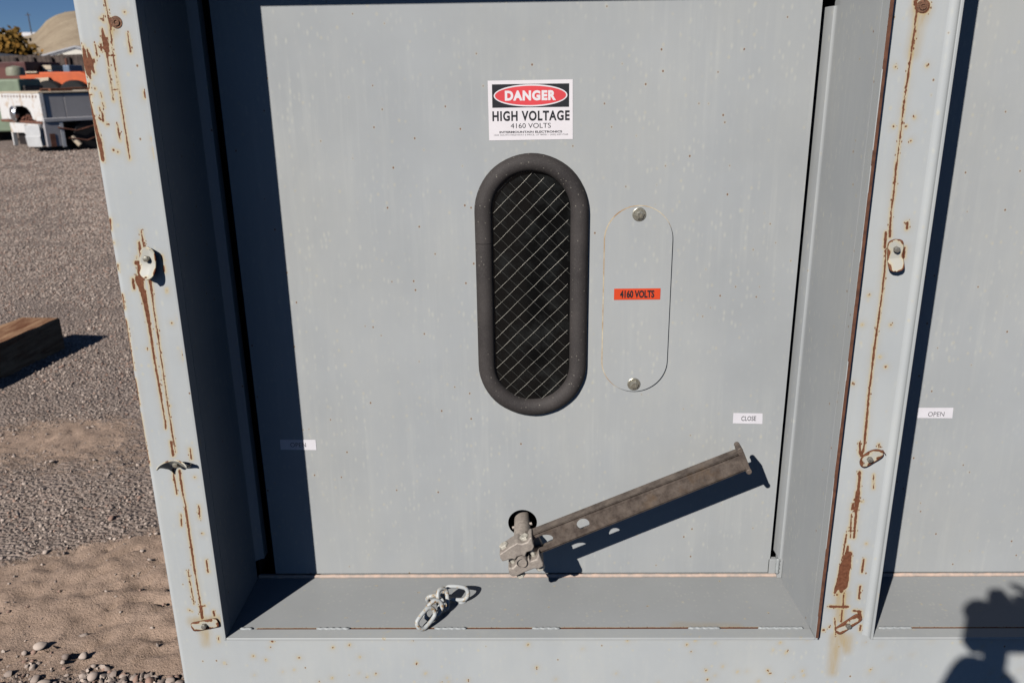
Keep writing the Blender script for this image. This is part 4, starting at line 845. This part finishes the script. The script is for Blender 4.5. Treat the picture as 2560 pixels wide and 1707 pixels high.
# trees: trunk, limbs and crowns of many leaf faces
def tree(name, x, y, h, cr, z0, cols, lab, n=2600, leaf=.22, squash=1.0, sd=1, group='trees beyond the fence'):
    r = np.random.default_rng(sd); o = tag(empty(name, (x, y, 0)), lab, 'tree', group)
    tr_ = MB(); tr_.tube([(0, 0, 0), (.08, 0, h * .3), (0, .05, h * .55), (.1, 0, h * .8)], [.22, .18, .12, .05], 10)
    for k2 in range(9):
        a = k2 * 2.4; zz = h * (.28 + .05 * k2); tr_.tube([(0, 0, zz), (cr * .4 * math.cos(a), cr * .4 * math.sin(a), zz + cr * .35), (cr * .75 * math.cos(a), cr * .75 * math.sin(a), zz + cr * .6)], [.09, .06, .02], 6)
    tr_.build('trunk', plain('bark', (.10, .075, .06), .9, 0, .3, 6), o, 60)
    nc = 26; cc = r.normal(size=(nc, 3)); cc /= np.linalg.norm(cc, axis=1)[:, None]; cc *= (r.random(nc) ** .45)[:, None] * np.array([cr, cr, (h - z0) / 2 * squash]) * .82; cc[:, 2] += (h + z0) / 2
    ci_ = r.integers(0, nc, n); p = cc[ci_] + r.normal(size=(n, 3)) * cr * .17
    p[:, 2] = np.maximum(p[:, 2], .6); u = r.normal(size=(n, 3)); u /= np.linalg.norm(u, axis=1)[:, None]; w2 = np.cross(u, r.normal(size=(n, 3))); w2 /= np.linalg.norm(w2, axis=1)[:, None]
    s2 = leaf * r.uniform(.6, 1.3, n)[:, None]; V = np.stack([p - u * s2, p + w2 * s2 * .6, p + u * s2, p - w2 * s2 * .6], 1).reshape(-1, 3)
    lf = NT(name + '_leaves'); t2 = lf.attr('tone'); lf.set(col=lf.mix(t2, cols[0], cols[1]), rough=.8, spec=.1)
    c_ = np_mesh('crown', V, np.arange(4 * n).reshape(-1, 4), lf.m, o); set_attr(c_, 'tone', np.repeat(np.clip(r.random(n) * .5 + r.random(nc)[ci_] * .5, 0, 1), 4)); return o
tree('autumn_tree', -49.7, 80, 6.4, 3.0, 1.6, ((.10, .07, .02), (.34, .17, .035)), 'broad tree in golden brown autumn leaf above the dark roof', 11000, .30, sd=3)
tree('autumn_tree', -42.5, 88, 6.3, 2.0, 1.5, ((.12, .045, .03), (.25, .10, .05)), 'red brown autumn tree behind the white gable', 5000, .28, sd=5)
tree('garden_shrub', -38.3, 70, 4.0, .8, 1.0, ((.04, .05, .02), (.10, .10, .04)), 'dark shrub standing against the white gable wall', 900, .16, sd=6, group=None)
tree('evergreen_tree', -45.2, 82, 4.5, .55, 1.0, ((.02, .035, .015), (.04, .06, .03)), 'small dark evergreen right of the golden tree', 900, .16, sd=7)
tree('garden_shrub', -42.0, 78, 3.9, 1.1, 1.0, ((.12, .10, .035), (.22, .17, .06)), 'yellow green shrub left of the white gable', 1200, .18, sd=8, group=None)
# utility pole
p0 = onY(78.6, 80, 505); up = tag(empty('utility_pole', (p0[0], 505, 20)), 'thin utility pole with crossarm far off against the sky', 'utility pole'); M['pole'] = plain('pole_wood', (.09, .08, .08), .9)
MB().tube([(0, 0, 0), (-.25, 0, 19.5)], [.34, .24], 10).build('pole', M['pole'], up, 60); MB().box((-1.7, -.12, 18.0), (1.2, .12, 18.35)).build('crossarm', M['pole'], up, 0)
# hills
hm = NT('dry_hillside'); f = hm.noise(.05, 8, .7); c = hm.mix(hm.rng(f, .35, .65), (.30, .235, .165), (.42, .34, .245)); c = hm.mix(hm.rng(hm.noise(.35, 6, .8, hm.map((1, 1, 3))), .55, .7, 0, .6), c, (.20, .16, .12)); hm.set(col=c, rough=.95, spec=.05); hm.bump(hm.noise(.25, 6, .7), .8, 1.5)
def hills(name, x0, x1, y0, y1, step, prof, mat, mid, wid, rough_, skew=0.0):
    xs = np.arange(x0, x1, step); ys = np.arange(y0, y1, step); A_, B2 = np.meshgrid(xs, ys, indexing='ij'); hx = np.interp(A_ + (B2 - mid) * skew, *zip(*prof))
    t_ = np.clip((B2 - y0) / (mid - y0), 0, 1); f_ = np.where(B2 < mid, t_ * t_ * (3 - 2 * t_), np.clip(1 - (B2 - mid) / wid, 0, 1) ** .8)
    zz = hx * f_ * (1 + rough_ * (fbm(A_ / 18, B2 / 18, 4, 9) - .5)) - .4
    return tag(np_mesh(name, np.stack([A_.ravel(), B2.ravel(), zz.ravel()], 1), grid_faces(len(xs), len(ys)), mat, smooth=60), kind='structure')
hills('hills', -560, 60, 250, 640, 4, [(-560, 22), (-400, 26), (-345, 25), (-302, 26), (-286, 26), (-279, 28.2), (-274.5, 34), (-268, 37.5), (-262, 39), (-255, 39.6), (-235, 38), (-200, 30), (-120, 22), (60, 15)], hm.m, 500, 120, .04, .56)
hills('mesa', -1500, 200, 800, 1200, 12, [(-1500, 52), (-700, 52.5), (-560, 52), (-520, 51.5), (-480, 50.5), (200, 45)], plain('pale_far_cliff', (.72, .70, .70), .95, 0, .04, .02), 905, 250, .0)

# ------------------------------------------------------------------ the photographer, whose shadow falls on the cabinet
M['skin'] = plain('skin', (.48, .27, .19), .55, 0, .06, 12); M['jacket'] = plain('dark_jacket', (.035, .04, .055), .85, 0, .2, 40); M['jeans'] = plain('blue_jeans', (.05, .075, .13), .85, 0, .25, 60)
M['hair'] = plain('dark_hair', (.03, .02, .015), .7, 0, .3, 90); M['leather'] = plain('brown_leather', (.08, .045, .025), .6)
M['black_plastic'] = plain('black_plastic', (.02, .02, .022), .45)
pr_ = tag(empty('person', (.16, -2.12, 0)), 'person in dark jacket and jeans holding a camera out towards the cabinet', 'person')
def skin_obj(name, nodes, edges, mat, sub=2, root=0):
    """nodes: (x, y, z, rx, ry) in world metres"""
    me = bpy.data.meshes.new(name); me.from_pydata([(n_[0] - .16, n_[1] + 2.12, n_[2]) for n_ in nodes], edges, [])
    o = bpy.data.objects.new(name, me); COL.objects.link(o); o.parent = pr_
    o.modifiers.new('skin', 'SKIN').use_smooth_shade = True; sl = me.skin_vertices[0] if me.skin_vertices else None
    if sl is None:
        bm = bmesh.new(); bm.from_mesh(me); bm.verts.layers.skin.verify(); bm.to_mesh(me); bm.free(); sl = me.skin_vertices[0]
    for i, n_ in enumerate(nodes): sl.data[i].radius = (n_[3], n_[4] if len(n_) > 4 else n_[3]); sl.data[i].use_root = (i == root)
    s2 = o.modifiers.new('sub', 'SUBSURF'); s2.levels = sub; s2.render_levels = sub; me.materials.append(mat); return o
shL, shR = (-.03, -2.06, 1.42), (.37, -2.12, 1.42); elL, elR = (-.150, -1.82, 1.36), (.42, -1.84, 1.27); wrL, wrR = (.034, -1.672, 1.595), (.145, -1.69, 1.625)
nodes = [(.17, -2.12, .95, .15, .11), (.17, -2.12, 1.10, .135, .10), (.17, -2.11, 1.28, .15, .11), (.17, -2.10, 1.40, .13, .09), (.165, -2.08, 1.50, .055, .055), (.16, -2.05, 1.56, .055, .06), (.158, -2.035, 1.64, .074, .094), (.158, -2.04, 1.71, .070, .090), (.158, -2.045, 1.765, .040, .055),
    (*shL, .062), ((shL[0] + elL[0]) / 2, (shL[1] + elL[1]) / 2, 1.36, .050), (*elL, .042), (wrL[0] * .5 + elL[0] * .5, -1.745, 1.48, .040), (*wrL, .027),
    (*shR, .062), (.40, -1.98, 1.34, .050), (*elR, .042), (.30, -1.77, 1.425, .040), (*wrR, .027),
    (.08, -2.12, .88, .095), (.07, -2.10, .50, .062), (.06, -2.14, .30, .055), (.06, -2.14, .09, .040), (.06, -2.01, .035, .036),
    (.26, -2.12, .88, .095), (.27, -2.10, .50, .062), (.28, -2.16, .30, .055), (.28, -2.18, .09, .040), (.29, -2.05, .035, .036)]
edges = [(0, 1), (1, 2), (2, 3), (3, 4), (4, 5), (5, 6), (6, 7), (7, 8), (3, 9), (9, 10), (10, 11), (11, 12), (12, 13), (3, 14), (14, 15), (15, 16), (16, 17), (17, 18), (0, 19), (19, 20), (20, 21), (21, 22), (22, 23), (0, 24), (24, 25), (25, 26), (26, 27), (27, 28)]
def hand(i0, wr, palm, fingers, thumb):
    sh_ = (lambda p_: (p_[0] + .010, p_[1], p_[2] + .045)) if i0 == 13 else (lambda p_: (p_[0] - .030, p_[1], p_[2] + .045))
    palm = sh_(palm); fingers = [[sh_(q_) for q_ in f_] for f_ in fingers]; thumb = [sh_(q_) for q_ in thumb]
    nodes.append((*palm, .036, .028)); p = len(nodes) - 1; edges.append((i0, p))
    for ch_ in fingers + [thumb]:
        last = p
        for k2, q_ in enumerate(ch_): nodes.append((*q_, .0095 - .0009 * k2)); edges.append((last, len(nodes) - 1)); last = len(nodes) - 1
# left hand cups the camera from below and its left side
hand(13, wrL, (.040, -1.645, 1.575), [[(.008, -1.628, 1.592), (.006, -1.612, 1.612), (.014, -1.607, 1.628)], [(.010, -1.615, 1.583), (.002, -1.590, 1.598), (.010, -1.588, 1.607)],
    [(.034, -1.608, 1.578), (.036, -1.586, 1.590), (.040, -1.590, 1.600)], [(.058, -1.610, 1.575), (.066, -1.590, 1.588), (.066, -1.594, 1.597)]], [(.030, -1.672, 1.600), (.026, -1.684, 1.625), (.034, -1.684, 1.645)])
# right hand grips the camera's right side, forefinger raised over the top
hand(18, wrR, (.160, -1.672, 1.640), [[(.150, -1.650, 1.690), (.122, -1.636, 1.722), (.092, -1.634, 1.733)], [(.158, -1.630, 1.672), (.138, -1.608, 1.676), (.118, -1.606, 1.672)],
    [(.160, -1.628, 1.650), (.138, -1.606, 1.652), (.118, -1.606, 1.648)], [(.158, -1.632, 1.628), (.138, -1.610, 1.628), (.120, -1.608, 1.626)]], [(.150, -1.698, 1.655), (.128, -1.702, 1.672), (.106, -1.698, 1.676)])
skin_obj('body', nodes, edges, M['skin'])
jn = [(.17, -2.12, .93, .175, .13), (.17, -2.12, 1.10, .160, .125), (.17, -2.11, 1.28, .172, .13), (.17, -2.10, 1.41, .145, .105), (.165, -2.09, 1.485, .075, .075),
      (*shL, .076), ((shL[0] + elL[0]) / 2, (shL[1] + elL[1]) / 2, 1.36, .064), (*elL, .078), ((wrL[0] + elL[0]) / 2 - .005, -1.745, 1.48, .082), (wrL[0] - .004, wrL[1] - .006, wrL[2] + .002, .080),
      (*shR, .076), (.40, -1.98, 1.34, .064), (*elR, .057), (.30, -1.77, 1.425, .052), (wrR[0] + .012, wrR[1] - .008, wrR[2] - .015, .039)]
skin_obj('jacket', jn, [(0, 1), (1, 2), (2, 3), (3, 4), (3, 5), (5, 6), (6, 7), (7, 8), (8, 9), (3, 10), (10, 11), (11, 12), (12, 13), (13, 14)], M['jacket'])
skin_obj('trousers', [(.17, -2.12, .97, .165, .125), (.08, -2.12, .86, .108), (.07, -2.10, .50, .078), (.06, -2.14, .30, .070), (.06, -2.14, .10, .062), (.26, -2.12, .86, .108), (.27, -2.10, .50, .078), (.28, -2.16, .30, .070), (.28, -2.18, .10, .062)],
         [(0, 1), (1, 2), (2, 3), (3, 4), (0, 5), (5, 6), (6, 7), (7, 8)], M['jeans'])
skin_obj('hair', [(.158, -2.075, 1.66, .070, .060), (.158, -2.070, 1.72, .080, .085), (.158, -2.050, 1.775, .062, .075)], [(0, 1), (1, 2)], M['hair'])
for x, y, rz in ((.06, -2.06, 0), (.285, -2.10, -.1)): skin_obj('shoe', [(x, y - .10, .055, .045, .045), (x, y, .045, .046, .038), (x, y + .11, .035, .042, .030)], [(0, 1), (1, 2)], M['leather'])
def head_part(name, fn, mat):
    b = MB(); fn(b); o = b.build(name, mat, pr_, 60); return o
hx, hy, hz = .158 - .16, -2.035 + 2.12, 0
def nose(b): b.tube([(hx, hy + .088, 1.675), (hx, hy + .108, 1.645), (hx, hy + .092, 1.635)], [.007, .012, .009], 10)
head_part('nose', nose, M['skin'])
for sg in (-1, 1):
    head_part('eye', lambda b: b.lathe([(.001, .0), (.008, .003), (.011, .008), (.001, .012)], (hx + sg * .031, hy + .083, 1.672), (0, 1, 0), 12), M['white_vinyl'])
    head_part('ear', lambda b: b.tube([(hx + sg * .075, hy - .005, 1.635), (hx + sg * .083, hy - .010, 1.665), (hx + sg * .077, hy + .002, 1.690)], [.008, .012, .007], 10), M['skin'])
head_part('mouth', lambda b: b.tube([(hx - .022, hy + .085, 1.606), (hx, hy + .092, 1.604), (hx + .022, hy + .085, 1.606)], [.003, .006, .003], 8), plain('lip', (.40, .15, .13), .5))
pc = tag(empty('digital_camera', (.040, -1.645, 1.668)), 'black digital camera held in both hands of the photographer', 'camera')
MB().box((-.070, -.030, -.058), (.072, .020, .062)).build('camera_body', M['black_plastic'], pc, 35, .010, 3)
MB().prism([(-.024, .060), (-.018, .090), (.014, .090), (.020, .060)], -.022, .026, lambda u, v, d: (u, d, v)).build('flash_housing', M['black_plastic'], pc, 35, .004)
MB().lathe([(.030, 0), (.030, .030), (.026, .032), (.024, .020), (.002, .018)], (-.030, .015, .012), (0, 1, 0), 28).build('lens', M['black_plastic'], pc, 35)
MB().box((-.045, -.0235, -.018), (.030, -.0225, .040)).build('screen', M['glass'], pc, 0)
